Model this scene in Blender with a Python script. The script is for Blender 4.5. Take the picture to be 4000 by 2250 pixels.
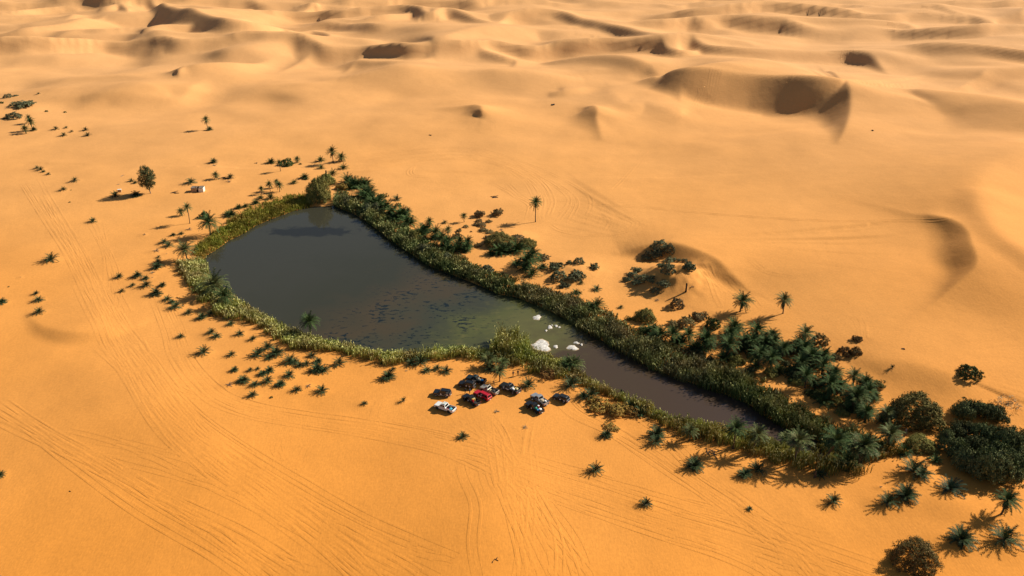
import bpy, bmesh, math, random
import numpy as np
from mathutils import Vector, Matrix, Euler

for o in list(bpy.data.objects):
    bpy.data.objects.remove(o)
random.seed(11)
RNG = np.random.default_rng(11)
SC = bpy.context.scene
COL = SC.collection
R = math.radians

# ------------------------------------------------------------------ camera, sky, sun, exposure
FPX, CXP, CYP = 3050.0, 2000.0, 1125.0          # photograph: 4000 x 2250 px
PITCH, CAMZ = R(26.5), 115.0
cam = bpy.data.cameras.new('camera'); camo = bpy.data.objects.new('camera', cam); COL.objects.link(camo)
cam.sensor_width = 36.0; cam.lens = 36.0*FPX/4000.0; cam.clip_start = 1.0; cam.clip_end = 30000.0
camo.location = (0, 0, CAMZ); camo.rotation_euler = (math.pi/2-PITCH, 0, 0)
SC.camera = camo

SUN_EL, SUN_AZ = R(33.0), R(66.0)                # azimuth clockwise from +Y: almost straight from the right
world = bpy.data.worlds.new('World'); SC.world = world; world.use_nodes = True
wn = world.node_tree.nodes; wl = world.node_tree.links
for n in list(wn): wn.remove(n)
sky = wn.new('ShaderNodeTexSky'); sky.sky_type = 'NISHITA'; sky.sun_disc = False
sky.sun_elevation = SUN_EL; sky.sun_rotation = SUN_AZ; sky.dust_density = 0.8; sky.air_density = 0.9; sky.ozone_density = 1.0
bg = wn.new('ShaderNodeBackground'); bg.inputs['Strength'].default_value = 0.05
wo = wn.new('ShaderNodeOutputWorld')
wl.new(sky.outputs['Color'], bg.inputs['Color']); wl.new(bg.outputs['Background'], wo.inputs['Surface'])
sun = bpy.data.lights.new('sun', 'SUN'); sun.energy = 5.0; sun.angle = R(0.5); sun.color = (1.0, 0.93, 0.80)
suno = bpy.data.objects.new('sun', sun); COL.objects.link(suno)
sdir = Vector((math.sin(SUN_AZ)*math.cos(SUN_EL), math.cos(SUN_AZ)*math.cos(SUN_EL), math.sin(SUN_EL)))
suno.rotation_euler = sdir.to_track_quat('Z', 'Y').to_euler(); suno.location = (200, 150, 250)
vs = SC.view_settings
vs.view_transform = 'Standard'; vs.look = 'None'; vs.exposure = 0.5; vs.gamma = 1.0; vs.use_curve_mapping = False

# ------------------------------------------------------------------ helpers
CP, SP = math.cos(PITCH), math.sin(PITCH)
def rays(px, py):
    a = (np.asarray(px, float)-CXP)/FPX; b = (CYP-np.asarray(py, float))/FPX
    return a, CP+b*SP, -SP+b*CP
def unproj(px, py, z):
    dx, dy, dz = rays(px, py)
    t = (np.asarray(z, float)-CAMZ)/dz
    return dx*t, dy*t
def depth_of(x, y, z):
    return y*CP-(z-CAMZ)*SP
def pxm(x, y, z):                                 # photograph pixels per metre across the view
    return FPX/depth_of(x, y, z)
def cosdep(x, y, z):
    return math.cos(math.atan2(CAMZ-z, math.hypot(x, y)))
def catmull(P, n=6):
    P = np.asarray(P, float)
    Q = np.vstack([2*P[0]-P[1], P, 2*P[-1]-P[-2]]); out = []
    for i in range(1, len(Q)-2):
        p0, p1, p2, p3 = Q[i-1], Q[i], Q[i+1], Q[i+2]
        for k in range(n):
            t = k/n
            out.append(0.5*((2*p1)+(-p0+p2)*t+(2*p0-5*p1+4*p2-p3)*t*t+(-p0+3*p1-3*p2+p3)*t**3))
    out.append(P[-1]); return np.array(out)
_perm = RNG.permutation(256); _perm = np.concatenate([_perm, _perm])
_ga = RNG.uniform(0, 2*math.pi, 256)
def perlin(x, y):
    xi = np.floor(x).astype(int); yi = np.floor(y).astype(int); xf = x-xi; yf = y-yi
    u = xf*xf*xf*(xf*(xf*6-15)+10); v = yf*yf*yf*(yf*(yf*6-15)+10)
    def g(ix, iy, fx, fy):
        a = _ga[_perm[_perm[ix & 255]+(iy & 255)]]
        return np.cos(a)*fx+np.sin(a)*fy
    n00 = g(xi, yi, xf, yf); n10 = g(xi+1, yi, xf-1, yf); n01 = g(xi, yi+1, xf, yf-1); n11 = g(xi+1, yi+1, xf-1, yf-1)
    return (n00*(1-u)+n10*u)*(1-v)+(n01*(1-u)+n11*u)*v
def smax(a, b, k):
    h = np.maximum(k-np.abs(a-b), 0)/k
    return np.maximum(a, b)+h*h*k*0.25
def smooth(e0, e1, x):
    t = np.clip((x-e0)/(e1-e0), 0, 1); return t*t*(3-2*t)
def seg_sd(x, y, poly):                           # distance to a closed polygon, negative inside
    d = np.full(x.shape, 1e18); ins = np.zeros(x.shape, bool); n = len(poly)
    for i in range(n):
        ax, ay = poly[i]; bx, by = poly[(i+1) % n]
        ex, ey = bx-ax, by-ay; wx, wy = x-ax, y-ay
        t = np.clip((wx*ex+wy*ey)/(ex*ex+ey*ey+1e-12), 0, 1)
        d = np.minimum(d, (wx-ex*t)**2+(wy-ey*t)**2)
        c = ((ay > y) != (by > y)) & (x < (bx-ax)*(y-ay)/(by-ay+1e-12)+ax)
        ins ^= c
    d = np.sqrt(d); return np.where(ins, -d, d)
def mesh_np(name, V, faces_flat, sizes, smooth_shade=False, mat=None, mats=None, midx=None):
    V = np.asarray(V, np.float32); me = bpy.data.meshes.new(name)
    faces_flat = np.asarray(faces_flat, np.int32).ravel(); sizes = np.asarray(sizes, np.int32)
    me.vertices.add(len(V)); me.vertices.foreach_set('co', V.ravel())
    me.loops.add(len(faces_flat)); me.loops.foreach_set('vertex_index', faces_flat)
    me.polygons.add(len(sizes)); st = np.concatenate([[0], np.cumsum(sizes)[:-1]]).astype(np.int32)
    me.polygons.foreach_set('loop_start', st); me.polygons.foreach_set('loop_total', sizes)
    if smooth_shade: me.polygons.foreach_set('use_smooth', np.ones(len(sizes), bool))
    for m in (mats or ([mat] if mat else [])): me.materials.append(m)
    if midx is not None: me.polygons.foreach_set('material_index', np.asarray(midx, np.int32))
    me.update(calc_edges=True); return me
def link(name, me, parent=None, loc=None, rot=None, scale=None):
    o = bpy.data.objects.new(name, me); COL.objects.link(o)
    if parent: o.parent = parent
    if loc is not None: o.location = loc
    if rot is not None: o.rotation_euler = rot
    if scale is not None: o.scale = scale
    return o
def empty(name, loc, rz=0.0):
    o = bpy.data.objects.new(name, None); COL.objects.link(o); o.location = loc; o.rotation_euler = (0, 0, rz)
    o.empty_display_size = 0.3; return o
def tag(o, label=None, cat=None, group=None, kind=None):
    if label: o['label'] = label
    if cat: o['category'] = cat
    if group: o['group'] = group
    if kind: o['kind'] = kind
    return o

# ------------------------------------------------------------------ materials
def nt(name):
    m = bpy.data.materials.new(name); m.use_nodes = True
    return m, m.node_tree.nodes, m.node_tree.links, m.node_tree.nodes['Principled BSDF']
def rgba(c): return (c[0], c[1], c[2], 1.0)
def plain(name, col, rough=0.6, metal=0.0, var=0.12, scale=6.0, bump=0.0, spec=0.4, coat=0.0):
    m, N, L, B = nt(name)
    tc = N.new('ShaderNodeTexCoord'); no = N.new('ShaderNodeTexNoise'); no.inputs['Scale'].default_value = scale; no.inputs['Detail'].default_value = 5
    L.new(tc.outputs['Object'], no.inputs['Vector'])
    cr = N.new('ShaderNodeValToRGB'); cr.color_ramp.elements[0].position = 0.3; cr.color_ramp.elements[1].position = 0.7
    cr.color_ramp.elements[0].color = rgba([c*(1-var) for c in col]); cr.color_ramp.elements[1].color = rgba([min(1, c*(1+var)) for c in col])
    L.new(no.outputs['Fac'], cr.inputs['Fac']); L.new(cr.outputs['Color'], B.inputs['Base Color'])
    B.inputs['Roughness'].default_value = rough; B.inputs['Metallic'].default_value = metal
    B.inputs['Specular IOR Level'].default_value = spec; B.inputs['Coat Weight'].default_value = coat
    if bump:
        bp = N.new('ShaderNodeBump'); bp.inputs['Strength'].default_value = bump; bp.inputs['Distance'].default_value = 0.05
        L.new(no.outputs['Fac'], bp.inputs['Height']); L.new(bp.outputs['Normal'], B.inputs['Normal'])
    return m
def foliage(name, cols, rough=0.6, attr=None, trans=0.0):
    """leaf colour varies from leaf to leaf (per island) and a little from plant to plant"""
    m, N, L, B = nt(name)
    geo = N.new('ShaderNodeNewGeometry'); cr = N.new('ShaderNodeValToRGB')
    el = cr.color_ramp.elements; el[0].position = 0.0; el[0].color = rgba(cols[0]); el[1].position = 1.0; el[1].color = rgba(cols[-1])
    for i, c in enumerate(cols[1:-1]):
        e = el.new((i+1)/(len(cols)-1)); e.color = rgba(c)
    L.new(geo.outputs['Random Per Island'], cr.inputs['Fac'])
    oi = N.new('ShaderNodeObjectInfo'); hs = N.new('ShaderNodeHueSaturation')
    mr = N.new('ShaderNodeMapRange'); mr.inputs['To Min'].default_value = 0.75; mr.inputs['To Max'].default_value = 1.25
    mh = N.new('ShaderNodeMapRange'); mh.inputs['To Min'].default_value = 0.485; mh.inputs['To Max'].default_value = 0.515
    L.new(oi.outputs['Random'], mr.inputs['Value']); L.new(mr.outputs['Result'], hs.inputs['Value'])
    L.new(oi.outputs['Random'], mh.inputs['Value']); L.new(mh.outputs['Result'], hs.inputs['Hue'])
    L.new(cr.outputs['Color'], hs.inputs['Color']); src = hs.outputs['Color']
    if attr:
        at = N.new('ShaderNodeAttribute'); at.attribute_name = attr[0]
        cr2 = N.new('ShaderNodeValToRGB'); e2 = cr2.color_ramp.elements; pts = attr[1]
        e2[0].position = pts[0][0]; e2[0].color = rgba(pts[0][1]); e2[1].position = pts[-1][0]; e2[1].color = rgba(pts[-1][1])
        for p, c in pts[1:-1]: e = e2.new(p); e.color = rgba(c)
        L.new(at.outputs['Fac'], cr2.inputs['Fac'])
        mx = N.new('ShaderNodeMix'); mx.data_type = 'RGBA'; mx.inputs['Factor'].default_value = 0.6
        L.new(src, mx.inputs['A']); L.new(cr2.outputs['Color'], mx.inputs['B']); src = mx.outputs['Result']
        tcc = N.new('ShaderNodeTexCoord'); no = N.new('ShaderNodeTexNoise'); no.inputs['Scale'].default_value = 0.22; no.inputs['Detail'].default_value = 3
        L.new(tcc.outputs['Object'], no.inputs['Vector'])
        h2 = N.new('ShaderNodeHueSaturation'); m2 = N.new('ShaderNodeMapRange'); m2.inputs['From Min'].default_value = 0.3; m2.inputs['From Max'].default_value = 0.7
        m2.inputs['To Min'].default_value = 0.6; m2.inputs['To Max'].default_value = 1.35
        n2 = N.new('ShaderNodeTexNoise'); n2.inputs['Scale'].default_value = 0.13; n2.inputs['Detail'].default_value = 4; L.new(tcc.outputs['Object'], n2.inputs['Vector'])
        m3 = N.new('ShaderNodeMapRange'); m3.inputs['From Min'].default_value = 0.3; m3.inputs['From Max'].default_value = 0.7; m3.inputs['To Min'].default_value = 0.475; m3.inputs['To Max'].default_value = 0.555
        L.new(n2.outputs['Fac'], m3.inputs['Value']); L.new(m3.outputs['Result'], h2.inputs['Hue'])
        L.new(no.outputs['Fac'], m2.inputs['Value']); L.new(m2.outputs['Result'], h2.inputs['Value']); L.new(src, h2.inputs['Color']); src = h2.outputs['Color']
    L.new(src, B.inputs['Base Color'])
    B.inputs['Roughness'].default_value = rough; B.inputs['Specular IOR Level'].default_value = 0.04
    return m

def sand_material(name, tracks=False):
    m, N, L, B = nt(name)
    geo = N.new('ShaderNodeNewGeometry')
    def noise(scale, detail=4, rough=0.55, vec=None):
        n = N.new('ShaderNodeTexNoise'); n.inputs['Scale'].default_value = scale; n.inputs['Detail'].default_value = detail; n.inputs['Roughness'].default_value = rough
        L.new(vec or geo.outputs['Position'], n.inputs['Vector']); return n
    big = noise(0.006, 3); mid = noise(0.05, 5); fine = noise(1.7, 6, 0.7)
    # sand colour by distance along Y: orange up front, paler towards the far dunes
    sx = N.new('ShaderNodeSeparateXYZ'); L.new(geo.outputs['Position'], sx.inputs['Vector'])
    ad = N.new('ShaderNodeMath'); ad.operation = 'MULTIPLY_ADD'; ad.inputs[1].default_value = 260.0; L.new(big.outputs['Fac'], ad.inputs[0]); L.new(sx.outputs['Y'], ad.inputs[2])
    mrg = N.new('ShaderNodeMapRange'); mrg.inputs['From Min'].default_value = 230.0; mrg.inputs['From Max'].default_value = 760.0; L.new(ad.outputs[0], mrg.inputs['Value'])
    cr = N.new('ShaderNodeValToRGB'); e = cr.color_ramp.elements
    e[0].position = 0.0; e[0].color = rgba((0.67, 0.258, 0.040)); e[1].position = 1.0; e[1].color = rgba((0.66, 0.345, 0.135))
    e_ = e.new(0.35); e_.color = rgba((0.685, 0.312, 0.084))
    L.new(mrg.outputs['Result'], cr.inputs['Fac'])
    h1 = N.new('ShaderNodeHueSaturation'); mr = N.new('ShaderNodeMapRange')
    mr.inputs['From Min'].default_value = 0.25; mr.inputs['From Max'].default_value = 0.75; mr.inputs['To Min'].default_value = 0.92; mr.inputs['To Max'].default_value = 1.07
    L.new(mid.outputs['Fac'], mr.inputs['Value']); L.new(mr.outputs['Result'], h1.inputs['Value']); L.new(cr.outputs['Color'], h1.inputs['Color'])
    h2 = N.new('ShaderNodeHueSaturation'); m2 = N.new('ShaderNodeMapRange')
    m2.inputs['From Min'].default_value = 0.2; m2.inputs['From Max'].default_value = 0.8; m2.inputs['To Min'].default_value = 0.84; m2.inputs['To Max'].default_value = 1.14
    L.new(fine.outputs['Fac'], m2.inputs['Value']); L.new(m2.outputs['Result'], h2.inputs['Value']); L.new(h1.outputs['Color'], h2.inputs['Color'])
    L.new(h2.outputs['Color'], B.inputs['Base Color'])
    B.inputs['Roughness'].default_value = 0.95; B.inputs['Specular IOR Level'].default_value = 0.15
    # wind ripples and grain
    mp = N.new('ShaderNodeMapping'); mp.inputs['Rotation'].default_value = (0, 0, R(35)); mp.inputs['Scale'].default_value = (2.6, 0.9, 1)
    L.new(geo.outputs['Position'], mp.inputs['Vector'])
    rip = noise(1.0, 3, 0.5, mp.outputs['Vector']); wide = noise(0.16, 4, 0.5)
    b1 = N.new('ShaderNodeBump'); b1.inputs['Strength'].default_value = 0.3; b1.inputs['Distance'].default_value = 0.12
    L.new(rip.outputs['Fac'], b1.inputs['Height'])
    b2 = N.new('ShaderNodeBump'); b2.inputs['Strength'].default_value = 0.35; b2.inputs['Distance'].default_value = 0.5
    L.new(wide.outputs['Fac'], b2.inputs['Height']); L.new(b1.outputs['Normal'], b2.inputs['Normal'])
    L.new(b2.outputs['Normal'], B.inputs['Normal'])
    return m
M = {}
M['sand'] = sand_material('sand')
# ------------------------------------------------------------------ the lake and the terrain
K = 4000.0/2576.0
def disp(lst): return [(a*K, b*K) for a, b in lst]
SHORE_FAR = disp([(790,520),(840,518),(890,538),(930,563),(980,603),(1040,643),(1085,671),(1150,696),(1210,720),(1255,741),(1300,748),(1350,768),(1400,790),(1450,820),(1520,860),(1600,905),(1650,930),(1700,950),(1760,970),(1820,990),(1880,1015),(1930,1050),(1985,1080),(2040,1100),(2090,1128),(2110,1150)])
SHORE_NEAR = disp([(2080,1162),(2010,1150),(1950,1135),(1900,1112),(1840,1098),(1780,1085),(1720,1072),(1670,1058),(1620,1030),(1560,1006),(1500,978),(1455,950),(1420,925),(1360,905),(1310,890),(1290,868),(1245,868),(1225,892),(1170,890),(1110,890),(1060,896),(1010,902),(960,897),(900,886),(850,876),(800,864),(750,850),(700,822),(650,800),(600,772),(560,745),(535,718),(515,690),(508,660),(520,643),(545,628),(575,606),(612,588),(645,567),(692,548),(738,531)])
lake_px = np.array(SHORE_FAR+SHORE_NEAR)
lx, ly = unproj(lake_px[:, 0], lake_px[:, 1], 0.0)
LAKE = np.column_stack([lx, ly])

def swell(x, y):                                   # the whole right side climbs away from the lake
    return 7.5*smooth(45, 165, x-.12*(y-250))*smooth(150, 235, y)*(1-smooth(370, 480, y))
# dune crests: photograph pixels, listed so that the slip face lies on the right hand of the way along them
def ridge(crest, slip=0.7, wind=0.14, rnd=1.0, z0=2.5, k=2.5, n=5):
    """crest: (px, py, height) or (px, py, None, foot_py): the height then follows from the foot of the 31-degree face"""
    H = []; der = [len(c) == 4 for c in crest]
    for c in crest:
        px, py = c[0], c[1]
        if len(c) == 4:
            _, dyc, dzc = rays(px, py); _, dyf, dzf = rays(px, c[3])
            tc, tf = -dzc/dyc, -dzf/dyf
            yf = (CAMZ-z0)/tf
            H.append(1.22*(CAMZ-tc*yf+tc*z0/slip)/(1+tc/slip)+0.6)
        else: H.append(c[2])
    if not any(der) and np.mean([c[1] for c in crest]) < 470 and np.mean([c[0] for c in crest]) < 2600: H = [1.65*h for h in H]
    if any(der):                                    # keep a crest nearly level along its length
        med = float(np.median([h for h, d in zip(H, der) if d])); lv = [.3*h+.7*med if d else h for h, d in zip(H, der)]
        for _ in range(2): lv = [lv[0]]+[.25*lv[i-1]+.5*lv[i]+.25*lv[i+1] for i in range(1, len(lv)-1)]+[lv[-1]]
        H = lv
    P = []
    for c, h in zip(crest, H):
        x, y = unproj(c[0], c[1], h); x, y = unproj(c[0], c[1], h+swell(x, y)); x, y = unproj(c[0], c[1], h+swell(x, y)); P.append((float(x), float(y), float(h)))
    return dict(P=catmull(P, n), slip=slip, wind=wind, rnd=rnd, k=k)
W = 0.12
RIDGES = [
 # upper left
 ridge([(560,8,2),(620,10,None,40),(665,15,None,85),(725,25,None,112),(790,45,None,128),(850,68,None,146),(895,85,None,158),(980,92,None,156),(1050,96,None,146),(1100,103,8),(1160,118,7),(1230,112,6)], wind=.17),
 ridge([(330,60,3),(400,38,None,62),(470,15,None,60),(500,42,None,72),(520,60,4)], wind=.16),
 ridge([(1120,60,3),(1170,40,None,60),(1215,15,None,55),(1245,22,None,52),(1250,40,4)], wind=.16),
 ridge([(1225,118,5),(1255,117,None,150),(1285,128,None,160),(1282,150,10),(1225,200,7),(1145,242,4),(1085,290,1.5)], slip=.45, wind=.3, rnd=.6),
 ridge([(640,282,1),(690,290,3),(720,276,5),(790,262,6),(900,246,6),(1000,238,4),(1090,228,2)], slip=.42, wind=.16, rnd=1.5),
 ridge([(720,276,5),(700,300,4),(685,330,1)], slip=.3, wind=.5, rnd=.5),
 ridge([(250,430,.5),(330,410,2),(430,378,3.5),(560,370,4),(680,372,3.5),(740,352,3),(810,330,1)], slip=.34, wind=.07, rnd=2.5),
 ridge([(-40,60,6),(60,40,None,62),(150,20,None,52),(260,18,None,40),(310,40,3)], wind=.16),
 ridge([(40,150,2),(150,120,4),(240,85,6),(290,50,6)], slip=.3, wind=.3, rnd=2),
 ridge([(130,190,2),(210,150,4),(330,118,5),(430,122,3),(500,105,2)], slip=.34, wind=.14, rnd=2),
 ridge([(530,160,2),(560,140,5),(640,104,7),(760,100,7),(800,118,5),(795,150,2)], slip=.3, wind=.25, rnd=2.5),
 ridge([(800,175,1),(860,155,5),(960,135,7),(1060,118,6),(1120,112,3)], slip=.4, wind=.18, rnd=1.5),
 ridge([(1060,140,3),(1110,112,6),(1150,128,5),(1155,150,2)], slip=.35, wind=.25, rnd=1.5),
 ridge([(-60,120,6),(40,105,8),(140,95,8),(250,80,8),(330,62,8)], slip=.42, wind=.16, rnd=1.2),
 ridge([(40,225,3),(180,182,5),(330,150,6),(480,160,5),(600,190,4),(740,205,2)], slip=.36, wind=.12, rnd=2),
 ridge([(1250,70,5),(1320,78,6),(1400,80,None,108),(1480,70,None,104),(1540,62,None,96),(1600,58,9)], slip=.55, wind=.16),
 ridge([(1395,205,6),(1480,228,5),(1580,240,5),(1680,222,5),(1780,198,5),(1830,186,5)], slip=.4, wind=.14, rnd=1.5),
 ridge([(1320,312,3),(1450,290,5),(1600,274,6),(1800,270,6),(1980,278,6),(2150,292,5),(2280,310,3)], slip=.24, wind=.09, rnd=6),
 ridge([(430,300,1),(560,250,3),(720,232,4),(880,212,5),(1040,190,5),(1150,180,4)], slip=.26, wind=.1, rnd=3),
 # upper middle
 ridge([(1310,206,3),(1345,199,None,222),(1402,190,None,228),(1396,210,9),(1365,245,6),(1330,290,1.5)], slip=.55, wind=.3, rnd=.6),
 ridge([(1290,60,2),(1330,45,None,70),(1362,24,None,80),(1372,40,7),(1375,70,3)], slip=.5, wind=.3, rnd=.8),
 ridge([(1560,60,4),(1588,43,None,75),(1637,38,None,85),(1680,52,None,90),(1729,33,None,100),(1762,33,None,108),(1811,49,None,108),(1876,71,None,106),(1941,82,None,104),(1980,60,None,100),(2050,48,None,97),(2115,41,None,97),(2197,43,None,117),(2273,65,None,131),(2387,95,None,133),(2470,120,None,142),(2550,147,None,165),(2631,185,None,215),(2700,198,None,218),(2760,205,3)], wind=.17),
 ridge([(1800,205,2),(1815,180,6),(1827,168,None,205),(1843,180,None,218),(1898,190,None,234),(1980,207,None,232),(2017,217,9),(2012,245,8),(2005,275,5),(1994,303,1)], slip=.58, wind=.2, rnd=.8),
 ridge([(1640,240,1),(1665,215,4),(1700,180,8),(1760,140,10),(1850,108,11),(1990,100,10),(2080,98,9),(2160,108,8)], slip=.33, wind=.10, rnd=4),
 ridge([(2100,235,3),(2130,218,5),(2200,205,None,262),(2300,200,None,288),(2414,212,None,294),(2500,235,None,294),(2544,255,None,296),(2571,290,7),(2580,320,3)], slip=.42, wind=.13, rnd=2.2),
 ridge([(2560,300,9),(2620,330,8),(2656,352,7),(2658,400,4),(2652,445,1)], slip=.45, wind=.3, rnd=1),
 ridge([(2080,380,1),(2140,362,2),(2200,352,3.5),(2260,340,3.5),(2330,345,2),(2400,360,1)], slip=.28, wind=.08, rnd=3),
 ridge([(1700,440,1),(1780,432,2),(1850,420,3.5),(1880,428,4),(1880,450,3.5),(1873,482,1)], slip=.45, wind=.2, rnd=.8),
 ridge([(2240,438,1),(2310,415,4),(2330,420,5),(2334,440,4.5),(2332,470,3),(2350,545,.5)], slip=.45, wind=.22, rnd=.8),
 ridge([(2390,355,3),(2440,400,4),(2520,395,4),(2600,415,4),(2660,445,3),(2740,450,2)], slip=.2, wind=.07, rnd=4),
 # far top rows
 ridge([(1490,10,3),(1530,10,None,24),(1580,16,None,26),(1605,22,3)], wind=.14),
 ridge([(1760,15,4),(1790,3,None,22),(1800,10,5)], wind=.14), ridge([(1925,8,4),(1960,3,None,18),(1990,8,4)], wind=.14),
 ridge([(1945,25,4),(1975,18,None,34),(1985,24,4)], wind=.14), ridge([(2045,24,4),(2080,22,None,32),(2110,26,4)], wind=.14),
 ridge([(1380,20,4),(1440,4,None,18),(1500,-6,None,10),(1600,-12,5)], wind=.14),
 ridge([(2180,4,3),(2240,0,None,8),(2300,3,None,16),(2330,20,4)], wind=.14),
 ridge([(2410,24,3),(2470,10,None,31),(2560,10,None,30),(2640,22,None,28),(2700,12,None,20),(2760,6,4)], wind=.14),
 ridge([(2320,70,2),(2380,66,None,76),(2440,74,3)], wind=.08),
 ridge([(2500,92,3),(2540,80,None,100),(2600,76,None,104),(2654,72,None,99),(2736,82,None,103),(2817,68,None,112),(2980,75,None,121),(3143,71,None,123),(3361,73,None,126),(3513,82,None,127),(3578,103,None,128),(3633,128,4)], wind=.15),
 ridge([(2740,30,3),(2800,10,None,36),(2900,4,None,40),(3000,8,None,42),(3080,14,None,38),(3165,14,None,30),(3225,12,None,27),(3296,11,None,30),(3388,27,None,46),(3437,49,4)], wind=.14),
 ridge([(3450,50,3),(3490,32,None,50),(3550,22,None,60),(3660,22,None,72),(3741,38,None,76),(3796,49,None,84),(3877,82,None,98),(3960,107,3)], wind=.14),
 ridge([(3380,12,3),(3480,2,None,10),(3600,2,None,14),(3720,8,None,26),(3790,20,None,30),(3820,27,3)], wind=.09),
 ridge([(3700,8,2),(3850,-2,None,8),(4000,2,None,12),(4150,4,5)], wind=.09),
 # right
 ridge([(2600,150,3),(2680,160,None,200),(2763,174,None,218),(2870,182,None,226),(2980,185,None,226),(3100,182,None,218),(3198,179,None,216),(3295,176,None,218),(3360,184,None,228),(3415,204,None,232),(3448,234,8),(3480,272,6),(3530,330,2)], wind=.16),
 ridge([(3500,215,4),(3530,182,None,212),(3600,174,None,214),(3687,174,None,214),(3800,178,None,226),(3904,185,None,250),(4000,196,None,255),(4150,215,None,265)], wind=.16),
 ridge([(2560,318,5),(2610,285,12),(2670,263,18),(2763,257,20),(2860,258,20.5),(2953,263,20.5),(3020,269,20.5),(3089,277,20.5),(3198,296,20),(3274,307,19),(3301,314,17.5),(3319,342,16),(3326,385,12),(3322,440,8),(3305,500,4.5),(3275,562,1)], slip=.6, wind=.13, rnd=.8),
 ridge([(3440,440,3),(3490,380,8),(3580,360,11),(3700,375,12),(3850,390,12),(4000,415,12),(4200,440,11)], slip=.27, wind=.14, rnd=8),
 ridge([(3420,545,.5),(3520,525,1.5),(3650,535,2.5),(3800,555,3),(4000,540,3)], slip=.12, wind=.16, rnd=4),
 # the horseshoe on the right and the orange face behind it
 ridge([(3300,790,.3),(3450,822,1.0),(3560,842,2.4),(3650,840,4.6),(3735,860,5.9),(3786,903,6.2),(3803,952,6.3),(3823,1012,6.2),(3803,1060,5.5),(3738,1117,4.2),(3640,1200,2.6),(3500,1300,1.2)], slip=.62, wind=.05, rnd=1.0),
 ridge([(4060,570,9),(3960,595,9),(3880,628,8.5),(3820,690,8),(3815,760,7)], slip=.2, wind=.36, rnd=6),
 ridge([(3815,750,7.2),(3835,810,7.3),(3870,875,7.2),(3940,945,7),(4060,1020,6.5)], slip=.6, wind=.38, rnd=5),
 # lip round the bushy mound
 ridge([(2420,985,1.2),(2515,956,3.8),(2620,944,5.4),(2724,973,5.9),(2815,1022,5.6),(2860,1066,4),(2930,1130,1.6)], slip=.6, wind=.05, rnd=1.4, k=1.2),
 # low lip on the left foreground
 ridge([(120,1235,1),(180,1272,2.0),(280,1290,2.6),(400,1290,2.3),(520,1270,1.2)], slip=.4, wind=.05, rnd=2.0, k=.5),
 # long swells in the lower right corner and before the vehicles
 ridge([(1985,1700,.8),(1960,1830,2.0),(1930,1980,2.6),(1900,2150,2.8),(1880,2350,2.6)], slip=.10, wind=.09, rnd=6, k=1.5),
 ridge([(250,1400,1.0),(420,1480,2.2),(620,1600,2.4),(760,1760,2.0),(860,1950,1.4)], slip=.08, wind=.09, rnd=6, k=1.5),
 ridge([(3480,1880,.6),(3600,1925,2),(3720,1960,2.4),(3850,1990,2.2),(4050,2010,1.5)], slip=.2, wind=.12, rnd=3, k=1.5),
 ridge([(3320,1430,2),(3420,1400,3.5),(3560,1410,4),(3700,1450,4)], slip=.30, wind=.06, rnd=3, k=1.5),
]
def eval_ridge(x, y, r):
    P = r['P']; best = np.full(x.shape, 1e18); hs = np.zeros(x.shape); sg = np.zeros(x.shape); ws = np.zeros(x.shape)
    for i in range(len(P)-1):
        ax, ay, ah = P[i]; bx, by, bh = P[i+1]
        ex, ey = bx-ax, by-ay; L2 = ex*ex+ey*ey+1e-9
        wx, wy = x-ax, y-ay
        t = np.clip((wx*ex+wy*ey)/L2, 0, 1)
        d2 = (wx-ex*t)**2+(wy-ey*t)**2
        s = np.clip(-(ex*wy-ey*wx)/(math.sqrt(L2)*np.sqrt(d2)+1e-6), -1, 1)
        cap = ((t <= 0) & (i == 0)) | ((t >= 1) & (i == len(P)-2))
        s = np.where(cap, s, np.sign(s))
        q = 1/(d2+0.05); q = q*q*q; ws += q; hs += q*(ah+(bh-ah)*t); sg += q*s
        best = np.minimum(best, d2)
    hh = hs/ws; ss = sg/ws
    d = np.sqrt(best); d = np.sqrt(d*d+r['rnd']**2)-r['rnd']
    sl = r['slip']*(1+ss)/2+r['wind']*(1-ss)/2
    k = r['k']+0.4; hp = np.maximum(hh, 0.05)+k; lin = hh-sl*d
    u = np.clip(sl*d/hp, 0, 2); soft = hp*(1-u*0.5)**2-k
    w = np.clip((sl-0.34)/0.2, 0, 1)
    return soft*(1-w)+lin*w
LEVEL_SEEDS = None
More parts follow.
